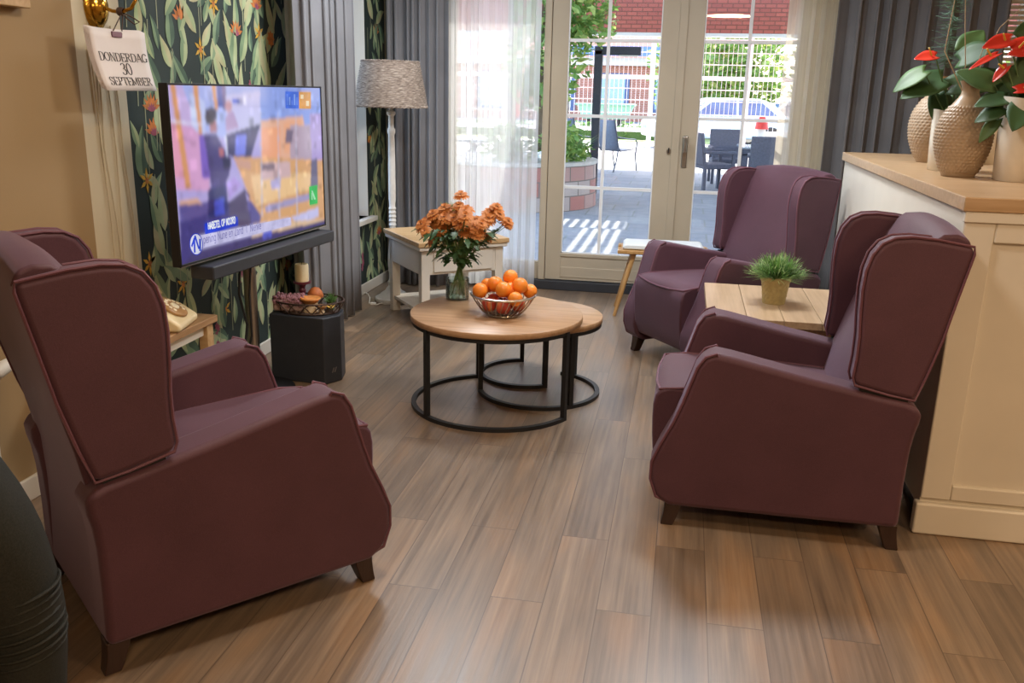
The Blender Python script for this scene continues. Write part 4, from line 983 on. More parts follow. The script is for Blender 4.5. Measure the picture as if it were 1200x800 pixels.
OR = [((-.100, -.045, .118), 'orange in front at the bowl side nearest the vase'), ((-.085, .045, .125), 'orange at the back of the bowl closest to the glass vase'),
      ((-.040, .000, .143), 'orange second from the vase in the upper layer of the bowl'), ((.022, .055, .168), 'topmost orange crowning the heap in the bowl'),
      ((.012, -.062, .133), 'large orange front and centre above the bowl rim'), ((.078, -.010, .145), 'orange high on the bowl side away from the vase'),
      ((.072, -.085, .098), 'orange half sunk below the rim beside the front centre orange'), ((.118, .035, .112), 'orange leaning on the rim farthest from the vase'),
      ((.035, .000, .120), 'orange peeping out between the others at the heart of the heap')]
pr_ = orange()
for i, (p, lb) in enumerate(OR):
    o = pr_ if i == 0 else copy_tree(pr_); o.location = FB + Vector(p); o.rotation_euler = (r.uniform(-1, 1), r.uniform(-1, 1), r.uniform(0, 6)); o['label'] = lb; o['group'] = 'oranges in the wire bowl'
    k = r.uniform(.93, 1.06); o.scale = (k, k, k)
AP = [((-.055, -.052, .055), 'dark red apple seen through the bowl wires nearest the vase'), ((.015, -.070, .052), 'red and yellow apple behind the wires at the bowl front'), ((.073, -.020, .058), 'apple behind the bowl wires under the half sunk orange'),
      ((-.05, .05, .055), 'apple at the back of the bowl under the rear orange'), ((.03, .055, .052), 'apple at the back of the bowl below the topmost orange'), ((-.005, -.005, .050), 'apple in the middle of the bowl bottom')]
pr_ = apple()
for i, (p, lb) in enumerate(AP):
    o = pr_ if i == 0 else copy_tree(pr_); o.location = FB + Vector(p); o.rotation_euler = (r.uniform(-.6, .6), r.uniform(-.6, .6), r.uniform(0, 6)); o['label'] = lb; o['group'] = 'apples in the wire bowl'

# ------------------------------------------------------------------ grass plant in woven-look pot
GP = Vector((.450, 4.150, .54))
pp = thing('potted_grass', 'small green artificial grass in a tan diamond-patterned pot on the oak table', 'plant', GP)
t = NT('pot_diamond'); p = t.pr(Roughness=.6)
m = MB(); rows = []; NC = 96
for j in range(25):
    q = j / 24; z = .125 * q; rr = .050 + .016 * q + (.004 if q > .82 else 0); row = []
    for i in range(NC):
        a = 2 * PI * i / NC; bump = .0022 * (abs(math.sin(a * 8 + z * 130)) + abs(math.sin(a * 8 - z * 130)) - 1) if .08 < q < .8 else 0
        row.append(((rr - bump) * math.cos(a), (rr - bump) * math.sin(a), z))
    rows.append(row)
for rr, z in ((.064, .125), (.062, .105)): rows.append([(rr * math.cos(2 * PI * i / NC), rr * math.sin(2 * PI * i / NC), z) for i in range(NC)])
m.grid(rows, True, True); m.build('pot', pm('pot_tan', '#a99764', .6, var=.15, scale=60), pp, angle=60)
m = MB(); m.lathe([(.001, .10), (.062, .10), (.062, .112), (.001, .116)], n=30); m.build('soil', pm('soil', '#3b3025', .9, var=.3, scale=90), pp)
def blade(mb, p, d, L, w, bend):
    d = Vector(d).normalized(); s = d.cross(Vector((0, 0, 1))); s = s.normalized() if s.length > .05 else Vector((1, 0, 0)); rows = []
    for j in range(6):
        q = j / 5; c = p + d * L * q + Vector((d.x, d.y, 0)) * bend * q * q + Vector((0, 0, -bend * .8 * q * q)); wv = w * (1 - q ** 1.5) + .0002; rows.append([c - s * wv, c + Vector((0, 0, wv * .4)), c + s * wv])
    mb.grid(rows)
mats = [leafm('grass_a', '#4f7a38', '#7ea755', .5, .25), leafm('grass_b', '#8aa768', '#b6c78e', .5, .25), leafm('grass_c', '#31562c', '#527a40', .5, .2)]
m = MB()
for i in range(430):
    a = r.uniform(0, 2 * PI); e = math.acos(r.uniform(.05, 1)); e = PI / 2 - e; p = Vector((.035 * r.random() * math.cos(a), .035 * r.random() * math.sin(a), .115)); m.mi = r.choice((0, 0, 1, 2))
    d = (math.cos(a) * math.cos(e), math.sin(a) * math.cos(e), math.sin(e) + .12); L = r.uniform(.08, .145); blade(m, p, d, L, .003, r.uniform(.0, .03))
    for q in range(2): blade(m, p + Vector(d).normalized() * L * r.uniform(.5, .8), (d[0] + r.uniform(-.6, .6), d[1] + r.uniform(-.6, .6), d[2] + r.uniform(-.2, .5)), r.uniform(.02, .035), .0022, .0)
m.build('foliage', mats, pp, angle=180)

# ------------------------------------------------------------------ things on the counter
CTZ = 1.163
def textured_vase(label, loc, hgt, rmax, rbase, rneck, rrim, squash, rot, seed):
    t = thing('textured_vase', label, 'vase', loc, rot); m = MB(); rows = []; NC = 168; NR = 90
    KP = [(0, rbase), (.12, rbase + (rmax - rbase) * .45), (.28, rbase + (rmax - rbase) * .87), (.43, rmax), (.58, rneck + (rmax - rneck) * .88), (.70, rneck + (rmax - rneck) * .58), (.79, rneck + (rmax - rneck) * .24), (.86, rneck * 1.02), (.93, rneck), (1, rrim)]
    def rad(q):
        for a, ((q0, r0), (q1, r1)) in enumerate(zip(KP, KP[1:])):
            if q <= q1:
                f = (q - q0) / (q1 - q0); pm_, pn = KP[max(a - 1, 0)], KP[min(a + 2, len(KP) - 1)]
                m0 = (r1 - pm_[1]) / (q1 - pm_[0] + 1e-9) * (q1 - q0); m1 = (pn[1] - r0) / (pn[0] - q0 + 1e-9) * (q1 - q0)
                return (2 * f ** 3 - 3 * f * f + 1) * r0 + (f ** 3 - 2 * f * f + f) * m0 + (-2 * f ** 3 + 3 * f * f) * r1 + (f ** 3 - f * f) * m1
        return rrim
    for j in range(NR + 1):
        q = j / NR; base = rad(q); row = []
        rowi = int(q * 28); f = q * 28 - rowi
        for i in range(NC):
            a = 2 * PI * i / NC; u = a / (2 * PI) * 36 + .5 * (rowi % 2); fu = u - int(u)
            sc = (.0062 * max(0, math.sin(PI * fu)) * max(0, math.sin(PI * f)) if .05 < q < .74 else 0)
            row.append(((base + sc) * math.cos(a) * squash[0], (base + sc) * math.sin(a) * squash[1], hgt * q))
        rows.append(row)
    rows.append([(rrim * .8 * math.cos(2 * PI * i / NC) * squash[0], rrim * .8 * math.sin(2 * PI * i / NC) * squash[1], hgt) for i in range(NC)])
    rows.append([(rneck * .8 * math.cos(2 * PI * i / NC) * squash[0], rneck * .8 * math.sin(2 * PI * i / NC) * squash[1], hgt * .85) for i in range(NC)])
    m.grid(rows, True, True); m.build('vase_body', pm('vase_tan', '#a89279', .4, var=.08), t, angle=70); return t
vf = atz(1122, 206.5, CTZ); vbk = atz(1089, 190, CTZ)
textured_vase('tan scale-patterned vase in front, with dry twigs, between the white pots', vf, .365, .108, .062, .034, .044, (1, .8), .2, 1)
textured_vase('taller tan scale-patterned vase standing at the back of the counter', vbk, .40, .118, .062, .034, .044, (1, .8), .2, 2)
cer = pm('white_ceramic', '#d6cdbd', .22, var=.03, coat=.3)
def slant_pot(label, loc, hgt, rad, drop, rz):
    t = thing('slanted_pot', label, 'plant pot', loc, rz); m = MB(); rows = []; n = 48
    for k, (rr, z) in enumerate(((.88, 0), (.90, .004), (.97, .5), (1.0, 1.0), (.95, 1.0), (.9, .6))):
        row = []
        for i in range(n):
            a = 2 * PI * i / n; R = rad * rr * (1 + .045 * math.cos(2 * a + .6) + .03 * math.cos(3 * a)); row.append((R * math.cos(a), R * math.sin(a), z * (hgt - drop * (.5 + .5 * math.cos(a))) if z > .1 else z * hgt))
        rows.append(row)
    m.grid(rows, True, True); m.build('pot_body', cer, t, angle=60)
    m = MB(); m.lathe([(.001, hgt * .5), (rad * .9, hgt * .5), (rad * .9, hgt * .53), (.001, hgt * .54)], n=24); m.build('soil', pm('soil2', '#3a3026', .9), t); return t
p1 = atz(1110, 199.5, CTZ); p2 = atz(1194, 212, CTZ); p3 = atz(1156, 192, CTZ)
slant_pot('white slanted pot with one red anthurium, between the two tan vases', p1, .255, .088, .045, 0)
slant_pot('large white slanted pot at the edge of the counter, full of red anthuriums', p2, .31, .100, .03, 0)
slant_pot('small white pot hidden behind the front tan vase', p3, .19, .072, .0, 0)
lm_a = leafm('anthurium_leaf', '#27441f', '#3d5e31', .55, .12); lm_b = leafm('anthurium_leaf_light', '#3f5f33', '#5f7f4a', .5, .15); rdm = leafm('anthurium_red', '#c2271f', '#dd4230', .3, .15)
def heart(mb, p, d, n, L, W, droop=.15, cup=.12):
    """heart-shaped blade starting at p along d with face normal n"""
    d = Vector(d).normalized(); s = d.cross(Vector(n)).normalized(); n = s.cross(d).normalized(); rows = []; N = 14
    for j in range(N + 1):
        q = j / N; wv = W * (math.sin(PI * min(1, (q + .10) / 1.1) ** .72) ** .85) * (1 if q < 1 else 0) + .0006
        back = -.16 * L * (1 - q) ** 6
        row = []
        for k in (-1, -.66, -.33, 0, .33, .66, 1):
            c = p + d * (L * q + back * abs(k) * 1.0 * (1 if q < .25 else 0)) + s * wv * k + n * (cup * abs(k) * wv - droop * L * q * q)
            row.append(c)
        rows.append(row)
    mb.grid(rows)
def pt(px, py, Y): return aty(px, py, Y)
def anthurium(label, base, leaves, blooms):
    t = thing('anthurium_plant', label, 'plant', base); base = Vector(base); st = MB()
    def stalk(p): q = Vector(p) - base; st.tube([Vector((r.uniform(-.03, .03), r.uniform(-.03, .03), .135)), Vector((q.x * .35, q.y * .35, q.z * .62)), q], .003, 6)
    A, Bm = MB(), MB()
    for k, (p, d, n, L, W, light) in enumerate(leaves): heart(Bm if light else A, Vector(p) - base, d, n, L, W); stalk(p)
    A.build('dark_leaves', lm_a, t, angle=180, solid=.0012); Bm.build('pale_leaves', lm_b, t, angle=180, solid=.0012)
    for p, d, n, L, W in blooms:
        b = MB(); heart(b, Vector(p) - base, d, n, L, W, .05, .25); o = b.build('spathe', rdm, t, angle=180, solid=.0012); stalk(p)
        s_ = MB(); q = Vector(p) - base + Vector(d).normalized() * L * .2 + Vector(n).normalized() * .008; s_.tube([q, q + (Vector(d).normalized() * .4 + Vector(n).normalized()).normalized() * .04], .004, 6, rs=[.0045, .003]); s_.build('spadix', pm('spadix_yellow', '#d8b04a', .6), o)
    st.build('stalks', lm_b, t)
    return t
Y1, Y2 = p1.y, p2.y
L1 = [(pt(1105, 92, Y1), (-.9, -.3, -.35), (-.2, -.7, .8), .19, .075, False), (pt(1083, 84, Y1 - .02), (-1, .1, -.62), (-.5, -.6, .7), .14, .05, True), (pt(1125, 70, Y1), (.5, -.4, .3), (-.3, -.7, .6), .15, .06, False),
      (pt(1118, 100, Y1 - .06), (.9, -.25, .22), (-.1, -.8, .6), .24, .065, False), (pt(1100, 110, Y1 + .03), (.2, -.3, -1), (0, -1, .2), .16, .05, False), (pt(1110, 112, Y1 + .06), (-.3, .3, -1), (-.4, -1, 0), .12, .045, True),
      (pt(1135, 120, Y1 + .05), (.8, .1, -.3), (0, -.6, .8), .18, .06, False), (pt(1130, 60, Y1 + .05), (.4, .2, .5), (-.2, -1, .4), .13, .055, True), (pt(1115, 128, Y1 - .08), (.5, -.3, -.8), (.2, -1, .1), .11, .03, True)]
B1 = [(pt(1096, 66, Y1 - .03), (-1, -.1, -.12), (-.1, -.62, .8), .085, .034)]
anthurium('anthurium with a single red bloom and broad leaves in the slanted pot beside the vases', p1, L1, B1)
L2 = [(pt(1190, 75, Y2), (.6, -.2, -.4), (-.3, -.9, .3), .20, .09, False), (pt(1180, 115, Y2), (-.9, -.2, -.15), (0, -.5, .9), .12, .05, False), (pt(1175, 128, Y2 - .04), (-1, .1, -.45), (0, -.6, .8), .10, .04, False), (pt(1165, 100, Y2 + .05), (-.6, .2, .3), (0, -.8, .6), .15, .05, True),
      (pt(1195, 95, Y2 + .04), (-.5, .2, -.6), (-.2, -.9, .4), .17, .06, False), (pt(1185, 125, Y2), (.8, -.4, -.2), (0, -.5, .9), .2, .07, False), (pt(1205, 120, Y2 - .05), (-.4, -.6, -.5), (-.1, -.6, .8), .15, .055, False), (pt(1160, 118, Y2 + .1), (-.3, .2, -.9), (0, -1, .2), .14, .045, True), (pt(1168, 140, Y2 - .02), (-.6, -.2, -.9), (-.3, -.9, .3), .1, .025, True), (pt(1200, 50, Y2 + .1), (.6, .3, .2), (-.2, -1, .3), .2, .08, False)]
B2 = [(pt(1184, 47, Y2), (-.9, -.1, -.25), (-.1, -.75, .65), .10, .034), (pt(1186, 58, Y2 - .02), (1, -.3, .1), (-.2, -.8, .6), .11, .045), (pt(1168, 64, Y2), (-1, -.2, -.55), (-.3, -.5, .8), .11, .018), (pt(1180, 78, Y2 - .03), (-.8, -.1, -1), (-.4, -.6, .6), .07, .02), (pt(1192, 106, Y2 - .05), (1, -.2, .15), (0, -.6, .8), .1, .03)]
anthurium('anthurium with a cluster of red blooms in the large pot at the counter edge', p2, L2, B2)
# dry twigs and an asparagus-like spray in the tall vase
def bpt(px, py, Y=None): return aty(px, py, vf.y if Y is None else Y)
tm = pm('twig', '#a58f70', .8, var=.15, scale=60)
for lb, pts, b in (('straight dry twig rising steeply from the front tan vase', ((1132, 112), (1131.5, 75), (1131, 30), (1132, -40)), 0), ('dry twig leaning towards the curtain from the front tan vase', ((1130, 112), (1107, 60), (1113, 30), (1124, -25)), 0), ('long dry twig arching towards the blind from the front tan vase', ((1134, 112), (1156, 62), (1172, 32), (1196, 10)), 0), ('short dry twig in the front tan vase beside the arching one', ((1133, 112), (1140, 90), (1148, 68), (1155, 50)), 0)):
    m = MB(); P = [vf + Vector((0, 0, .24))] + [bpt(*q) for q in pts]; Q = []
    for a, b_ in zip(P, P[1:]):
        for k in range(4): Q.append(a.lerp(b_, k / 4))
    Q.append(P[-1]); m.tube(Q, .0022, 5, rs=[.0028 - .0016 * i / len(Q) for i in range(len(Q))])
    tag(m.build('dry_twig', tm), lb, 'twig', 'dry twigs in the front vase')
fe = thing('pine_spray', 'bluish green feathery spray rising from the rear tan vase', 'plant', vbk + Vector((0, 0, .30)))
m = MB(); n_ = MB()
S0 = vbk + Vector((0, 0, .30)); P = [S0, aty(1103, 95, vbk.y), aty(1112, 50, vbk.y), aty(1120, 0, vbk.y), aty(1124, -40, vbk.y)]
Q = []
for a, b_ in zip(P, P[1:]):
    for k in range(10): Q.append(a.lerp(b_, k / 10) - S0)
m.tube(Q, .003, 5); m.build('stem', 'leaf_c', fe)
for c in Q[14:]:
    for k in range(12):
        a = r.uniform(0, 2 * PI); d = Vector((math.cos(a), math.sin(a) * .7, r.uniform(-.5, .2))); L = r.uniform(.05, .10); p = c + Vector((0, 0, r.uniform(-.01, .01))); n_.tube([p, p + d * L * .5, p + d * L + Vector((0, 0, .012))], .0011, 3, rs=[.0014, .0012, .0004])
n_.build('needles', leafm('needle_green', '#3d5a4c', '#6a8c76', .6, 0), fe)
# ------------------------------------------------------------------ outdoors
G = -.05
M['paving'] = paving_mat()
struct(MB().box(-40, 45, BY + .14, 20.5, G - .2, G).build('patio_ground', 'paving', smooth=False))
struct(MB().box(-60, 60, 20.5, 30, G - .2, G - .002).build('street_ground', pm('pale_asphalt', '#b3b2ac', .9, var=.06, scale=1), smooth=False))
gg = pm('grass_verge', '#8d9c5e', .95, var=.25, scale=8)
struct(MB().box(-60, 60, 30, 34, G - .2, G + .02).build('verge_ground', gg, smooth=False))
struct(MB().box(-60, 60, 34, 80, G - .2, G - .002).build('road_ground', 'paving', smooth=False))
# unseen slatted canopy, shaped for the light (its slats throw the stripes on the paving)
SUN = Vector((.15, .60, .78)).normalized()
def hit(p, z): return p + SUN * ((z - p.z) / SUN.z)
CANZ = 3.62
m = MB()
holes = []   # (x0, x1, y0, y1) on the ground that get stripes
GR = [(-1.55, -.62, 10.25, 10.95), (-1.12, -.60, 8.6, 10.25), (-2.0, -.3, 15.6, 16.6)]
H_ = []
for x0, x1, y0, y1 in GR:
    a, b = hit(Vector((x0, y0, G)), CANZ), hit(Vector((x1, y1, G)), CANZ); H_.append((a.x, b.x, a.y, b.y))
a, b = hit(Vector((-.46, 5.62, 0)), CANZ), hit(Vector((-.32, 5.78, 0)), CANZ); H_.append((a.x, b.x, a.y, b.y))
H_.append((-2.6, -.75, 7.0, 9.4)); H_.append((.95, 1.65, 7.2, 9.4))  # openings shaped so sun reaches both sheer curtains
ys = sorted({7.0, 19.2} | {h[2] for h in H_} | {h[3] for h in H_})
pan = MB(); slat = MB()
for y0, y1 in zip(ys, ys[1:]):
    xs = sorted([(h[0], h[1]) for h in H_ if h[2] <= (y0 + y1) / 2 <= h[3]]); x = -2.6
    for a, b in xs: pan.box(x, a, y0, y1, CANZ, CANZ + .03); x = b
    pan.box(x, 4.2, y0, y1, CANZ, CANZ + .03)
for k, h in enumerate(H_[:3]):
    n = int((h[1] - h[0]) / .125)
    for i in range(n + 1):
        x = h[0] + i * .125; slat.box(x - .036, x + .036, h[2] - .02, h[3] + .02, CANZ - .01, CANZ)
can = thing('unseen_canopy', 'unseen canopy with timber slats, frosted sheet and openings shaped to light the terrace and curtains', 'canopy', (0, 0, 0))
tim = wood('canopy_timber', '#8a7a68', '#6d5e4e', 1, .7)
tt_ = NT('frosted_sheet'); a_ = tt_.n('ShaderNodeBsdfDiffuse'); b_2 = tt_.n('ShaderNodeBsdfTranslucent'); a_.inputs[0].default_value = (.8, .8, .8, 1); b_2.inputs[0].default_value = (.55, .57, .6, 1)  # translucent so the unseen roof passes soft light down
x_ = tt_.n('ShaderNodeMixShader'); x_.inputs[0].default_value = .5; tt_.l(a_.outputs[0], x_.inputs[1]); tt_.l(b_2.outputs[0], x_.inputs[2]); tt_.l(x_.outputs[0], tt_.out.inputs[0])
pan.build('roof_sheet', tt_.m, can, smooth=False); slat.build('slats', tim, can, smooth=False)
for x in (-2.5, 4.1):
    for y in (7.1, 13, 19.1):
        m = MB(); m.box(x - .05, x + .05, y - .05, y + .05, G, CANZ); m.build('post', tim, can)

# planter of red and grey blocks
pc = Vector((-2.35, 12.4, G))
pln = thing('round_planter', 'round planter of pink and grey blocks outside the garden door', 'planter', pc)
tb = NT('planter_blocks'); p = tb.pr(Roughness=.9); tc = tb.n('ShaderNodeTexCoord'); sx = tb.n('ShaderNodeSeparateXYZ'); tb.l(tc.outputs['Object'], sx.inputs[0])
at2 = tb.n('ShaderNodeMath', operation='ARCTAN2'); tb.l(sx.outputs[1], at2.inputs[0]); tb.l(sx.outputs[0], at2.inputs[1]); cx = tb.n('ShaderNodeCombineXYZ'); tb.l(at2.outputs[0], cx.inputs[0]); tb.l(sx.outputs[2], cx.inputs[1])
br = tb.n('ShaderNodeTexBrick'); tb.l(cx.outputs[0], br.inputs['Vector'])
for k, v in (('Scale', 1), ('Mortar Size', .008), ('Brick Width', .27), ('Row Height', .19)): br.inputs[k].default_value = v
br.inputs['Color1'].default_value = lin('#a0685c'); br.inputs['Color2'].default_value = lin('#a59a90'); br.inputs['Mortar'].default_value = lin('#6b625a'); tb.l(br.outputs['Color'], p.inputs['Base Color'])
m = MB(); m.lathe([(.001, 0), (1.18, 0), (1.16, .58), (1.0, .58), (1.0, .5), (.001, .5)], n=60); m.build('block_wall', tb.m, pln, angle=60)
m = MB(); m.lathe([(1.0, .575), (1.18, .575), (1.18, .62), (1.0, .62)], n=60); m.build('coping', pm('coping', '#b4aea4', .9), pln, angle=60)
m = MB(); m.lathe([(.001, .5), (1.0, .5), (1.0, .54), (.001, .56)], n=40); m.build('soil', pm('soil3', '#4a3d30', .95), pln)
def cloud(mb, c, rad, n, size, rr, flat=1.0):
    for i in range(n):
        d = Vector((rr.gauss(0, 1), rr.gauss(0, 1), rr.gauss(0, 1))); d.normalize(); d *= rr.random() ** .4; p = Vector(c) + Vector((d.x * rad[0], d.y * rad[1], d.z * rad[2]))
        u = Vector((rr.gauss(0, 1), rr.gauss(0, 1), rr.gauss(0, .6))).normalized(); v = u.cross(Vector((rr.gauss(0, 1), rr.gauss(0, 1), rr.gauss(0, 1)))).normalized(); s = size * rr.uniform(.6, 1.3); w_ = v * s * .4
        mb.mi = rr.choice((0, 0, 1)); mb.poly([p - u * s, p - u * s * .2 + w_, p + u * s, p - u * s * .2 - w_])
r = random.Random(44)
gl = [leafm('out_leaf_a', '#4f7a3a', '#86ab58', .5, .35), leafm('out_leaf_b', '#7d9a4a', '#b8c873', .5, .4)]
gd = [leafm('out_leaf_c', '#3f6632', '#6d9148', .5, .3), leafm('out_leaf_d', '#5c7f3e', '#90ad5e', .5, .35)]
tr = thing('garden_tree', 'leafy tree growing out of the round block planter', 'tree', pc + Vector((.35, -.1, .5)))
m = MB(); m.tube([(0, 0, 0), (.05, .0, .8), (0, .05, 1.6), (.1, 0, 2.6)], .05, 8, rs=[.06, .05, .04, .02]); m.build('trunk', pm('bark', '#6a5846', .9), tr)
m = MB()
for c, rad, n in (((.25, 0, 2.25), (.75, .6, .6), 900), ((.1, 0, 1.45), (.62, .5, .55), 650), ((.55, .0, 1.9), (.5, .4, .4), 420), ((-.1, .1, 2.75), (.6, .6, .3), 300), ((.0, 0, 1.0), (.45, .4, .3), 200)): cloud(m, c, rad, n, .075, r)
m.build('crown', gl, tr, smooth=False)
for k, (dx, dy, nn_, lb) in enumerate(((.75, -.45, 330, 'bushy green plant spilling over the planter edge beside its white flowers'), (.1, -.8, 300, 'leafy green plant at the near rim of the block planter'), (.75, .25, 240, 'grassy plant at the far rim of the block planter'))):
    sh = thing('planter_plant', lb, 'plant', pc + Vector((dx, dy, .54))); m = MB(); cloud(m, (0, 0, .26), (.36, .32, .3), nn_, .07, r)
    for i in range(40): a = r.uniform(0, 6.3); blade(m, Vector((0, 0, .02)), (math.cos(a), math.sin(a), 1.2), r.uniform(.4, .7), .02, .1)
    m.build('foliage', gd if k else gl, sh, smooth=False)
wfl = thing('white_flowers', 'white blossoms in the planter by the door glass', 'flowers', pc + Vector((.62, -.86, .56)))
m = MB()
for i in range(30): m.sphere((r.gauss(0, .08), r.gauss(0, .06), .14 + r.gauss(0, .05)), .028, 7, 5)
m.build('blossom', pm('white_petal', '#eeeeea', .7), wfl); m = MB(); m.tube([(0, 0, 0), (0, 0, .14)], .015, 6); m.build('stem', gl[0], wfl)
# black angled lamp post
lp = thing('lamp_post', 'black square garden lamp post with angled arm behind the planter', 'lamp post', (-1.36, 13.9, G))
m = MB(); m.box(-.06, .06, -.06, .06, 0, 2.12); m.build('post', 'charcoal', lp, bevel=.01)
m = MB(); m.box(-.06, .62, -.06, .06, 2.05, 2.17); m.build('arm', 'charcoal', lp, bevel=.01)
m = MB(); m.box(.3, .58, -.05, .05, 2.03, 2.05); m.build('lamp_lens', 'white_paint', lp)
# sling chairs
def sling_chair(label, loc, rz):
    t = thing('garden_chair', label, 'garden chair', loc, rz, 'grey sling garden chairs'); sl = pm('sling_grey', '#767d8b', .8, var=.08); fm_ = pm('frame_grey', '#4d525c', .5)
    m = MB(); m.grid([[(x, y, z) for x in (-.22, 0, .22)] for y, z in ((-.24, .43), (-.0, .40), (.2, .40), (.26, .46), (.36, .75), (.44, 1.0))]); m.build('sling_seat', sl, t, solid=.012, angle=180)
    for s in (-1, 1):
        m = MB(); m.tube([(s * .24, -.26, .43), (s * .24, .2, .40), (s * .24, .27, .47), (s * .24, .45, 1.02)], .014, 8); m.build('side_rail', fm_, t)
        m = MB(); m.tube([(s * .26, .34, .68), (s * .29, .05, .64), (s * .29, -.24, .62), (s * .29, -.30, .55)], .014, 8); m.build('armrest', fm_, t)
        m = MB(); m.tube([(s * .29, -.30, .56), (s * .28, -.27, .3), (s * .27, -.36, 0)], .014, 8); m.build('leg', fm_, t)
        m = MB(); m.tube([(s * .25, .27, .5), (s * .25, .34, .2), (s * .26, .44, 0)], .014, 8); m.build('leg', fm_, t)
    return t
s1 = sling_chair('grey sling garden chair standing clear beside the lamp post', (-1.36, 18.4, G), 2.6)
s2 = copy_tree(s1); s2['label'] = 'grey sling garden chair partly behind the black lamp post'; at_obj(s2, (-2.30, 18.9, G), 2.75)
s3 = copy_tree(s1); s3['label'] = 'grey sling garden chair glimpsed through the white sheer'; at_obj(s3, (-4.9, 15.2, G), 2.2)
# rattan dining set
rt = pm('rattan_grey', '#5c5c66', .8, var=.15, scale=40, bump=.6, bscale=90)
tt = thing('patio_table', 'grey rattan patio table with glass top beyond the doors', 'table', (1.62, 15.7, G))
m = MB(); m.box(-.75, .75, -.5, .5, .68, .71); m.build('table_top', pm('table_glass_grey', '#9aa0a4', .15), tt, bevel=.005)
m = MB(); m.box(-.72, .72, -.47, .47, .58, .68); m.build('table_apron', rt, tt)
for x in (-.66, .66):
    for y in (-.41, .41): m = MB(); m.box(x - .06, x + .06, y - .06, y + .06, 0, .6); m.build('leg', rt, tt)
def rattan_chair(label, loc, rz):
    t = thing('rattan_chair', label, 'garden chair', loc, rz, 'grey rattan patio chairs')
    m = MB(); m.box(-.29, .29, -.28, .26, .36, .44); m.build('seat', rt, t, bevel=.02)
    m = MB(); m.prism([(.22, .42), (.28, .42), (.36, .92), (.30, .93)], -.29, .29, lambda a, w, z: Vector((w, a, z))); m.build('backrest', rt, t, bevel=.015)
    for s in (-1, 1):
        m = MB(); m.box(s * .29 - .03, s * .29 + .03, -.28, .28, .60, .65); m.build('armrest', rt, t, bevel=.015)
        for y in (-.24, .24): m = MB(); m.box(s * .27 - .025, s * .27 + .025, y - .025, y + .025, 0, .62 if y < 0 else .45); m.build('leg', rt, t)
    return t
a1 = rattan_chair('grey rattan patio chair turned side-on next to the door handle', (.46, 15.2, G), 1.95)
a2 = copy_tree(a1); a2['label'] = 'grey rattan patio chair with its broad back towards the room'; at_obj(a2, (1.28, 14.5, G), 3.1)
a3 = copy_tree(a1); a3['label'] = 'grey rattan patio chair on the far side of the patio table'; at_obj(a3, (.75, 16.6, G), .1)
cc_ = thing('traffic_marker', 'white marker post with a red cap behind the patio table', 'marker post', (1.55, 19.9, G)); m = MB(); m.lathe([(.001, 0), (.11, 0), (.09, .85), (.001, .85)], n=20); m.build('post', 'white_paint', cc_); m = MB(); m.lathe([(.001, .85), (.14, .85), (.12, .98), (.06, 1.1), (.001, 1.1)], n=20); m.build('cap', pm('red_cap', '#d8382c', .5), cc_)
rp = thing('red_parasol', 'closed red and white parasol behind the planter tree', 'parasol', (-3.75, 20.0, G)); m = MB(); m.tube([(0, 0, 0), (0, 0, 1.95)], .02, 8); m.build('pole', 'white_paint', rp)
m = MB(); m.lathe([(.02, .95), (.11, 1.0), (.09, 1.5), (.02, 1.95), (.001, 1.98)], n=12); m.build('canopy', pm('red_cloth', '#cf4a3c', .8), rp)
# fence
fnY = 25.5
fn = thing('wire_fence', 'white wire mesh fence with flat rails running behind the terrace', 'fence', (0, fnY, G))
FH = 3.05
wm = pm('fence_white', '#dfe2e2', .5, var=.02)
for i in range(9):
    x = -9.0 + i * 2.55 + .33; m = MB(); m.box(x - .06, x + .06, -.06, .06, 0, FH); m.build('post', wm, fn)
for z in (.55, 1.95, 2.9): m = MB(); m.box(-9, 12, -.02, .02, z - .055, z + .055); m.build('rail', wm, fn)
m = MB()
for i in range(175): x = -9 + i * .12; m.box(x - .006, x + .006, .0, .012, .5, FH)
for z in (1.0, 1.35, 1.65, 2.3, 2.6): m.box(-9, 12, -.012, .006, z - .012, z + .012)
m.build('mesh_wire', wm, fn, smooth=False)
# hedge, verge box hedge
def hedge(name, label, c, rad, n, size, cat, mats_): t = thing(name, label, cat, c); m = MB(); cloud(m, (0, 0, rad[2]), rad, n, size, r); m.build('foliage', mats_, t, smooth=False); m = MB(); m.tube([(0, 0, 0), (0, 0, rad[2] * 1.3)], .12, 8); m.build('trunk', pm('bark2', '#5d4c3c', .9), t); return t
for i, (x, y, rx, rz, n, lb) in enumerate(((1.3, 34, 2.0, 2.3, 2300, 'tall green bush behind the fence above the parked cars'), (5.4, 34.5, 2.0, 2.6, 2000, 'tall green bush behind the fence beside the sheer curtain'), (9.5, 33, 2.4, 2.4, 900, 'green bush at the far end of the fence past the dark drape'), (.2, 44, 2.2, 3.0, 1500, 'broad tree beside the orange house across the road'))):
    hedge('garden_bush' if i < 3 else 'garden_tree', lb, (x, y, G), (rx, 1.6, rz), n, .22, 'bush' if i < 3 else 'tree', gl if i != 1 else gd)
lh = thing('box_hedge', 'low clipped hedge on the sunny verge behind the sling chairs', 'hedge', (-4.5, 31.2, G)); m = MB()
for i in range(16): cloud(m, (-4.0 + i * .5, 0, .32), (.34, .3, .3), 90, .09, r)
m.build('foliage', gd, lh, smooth=False); m = MB(); m.box(-4, 4, -.18, .18, .0, .42); m.build('stems', pm('hedge_core', '#4e6a38', .95), lh)
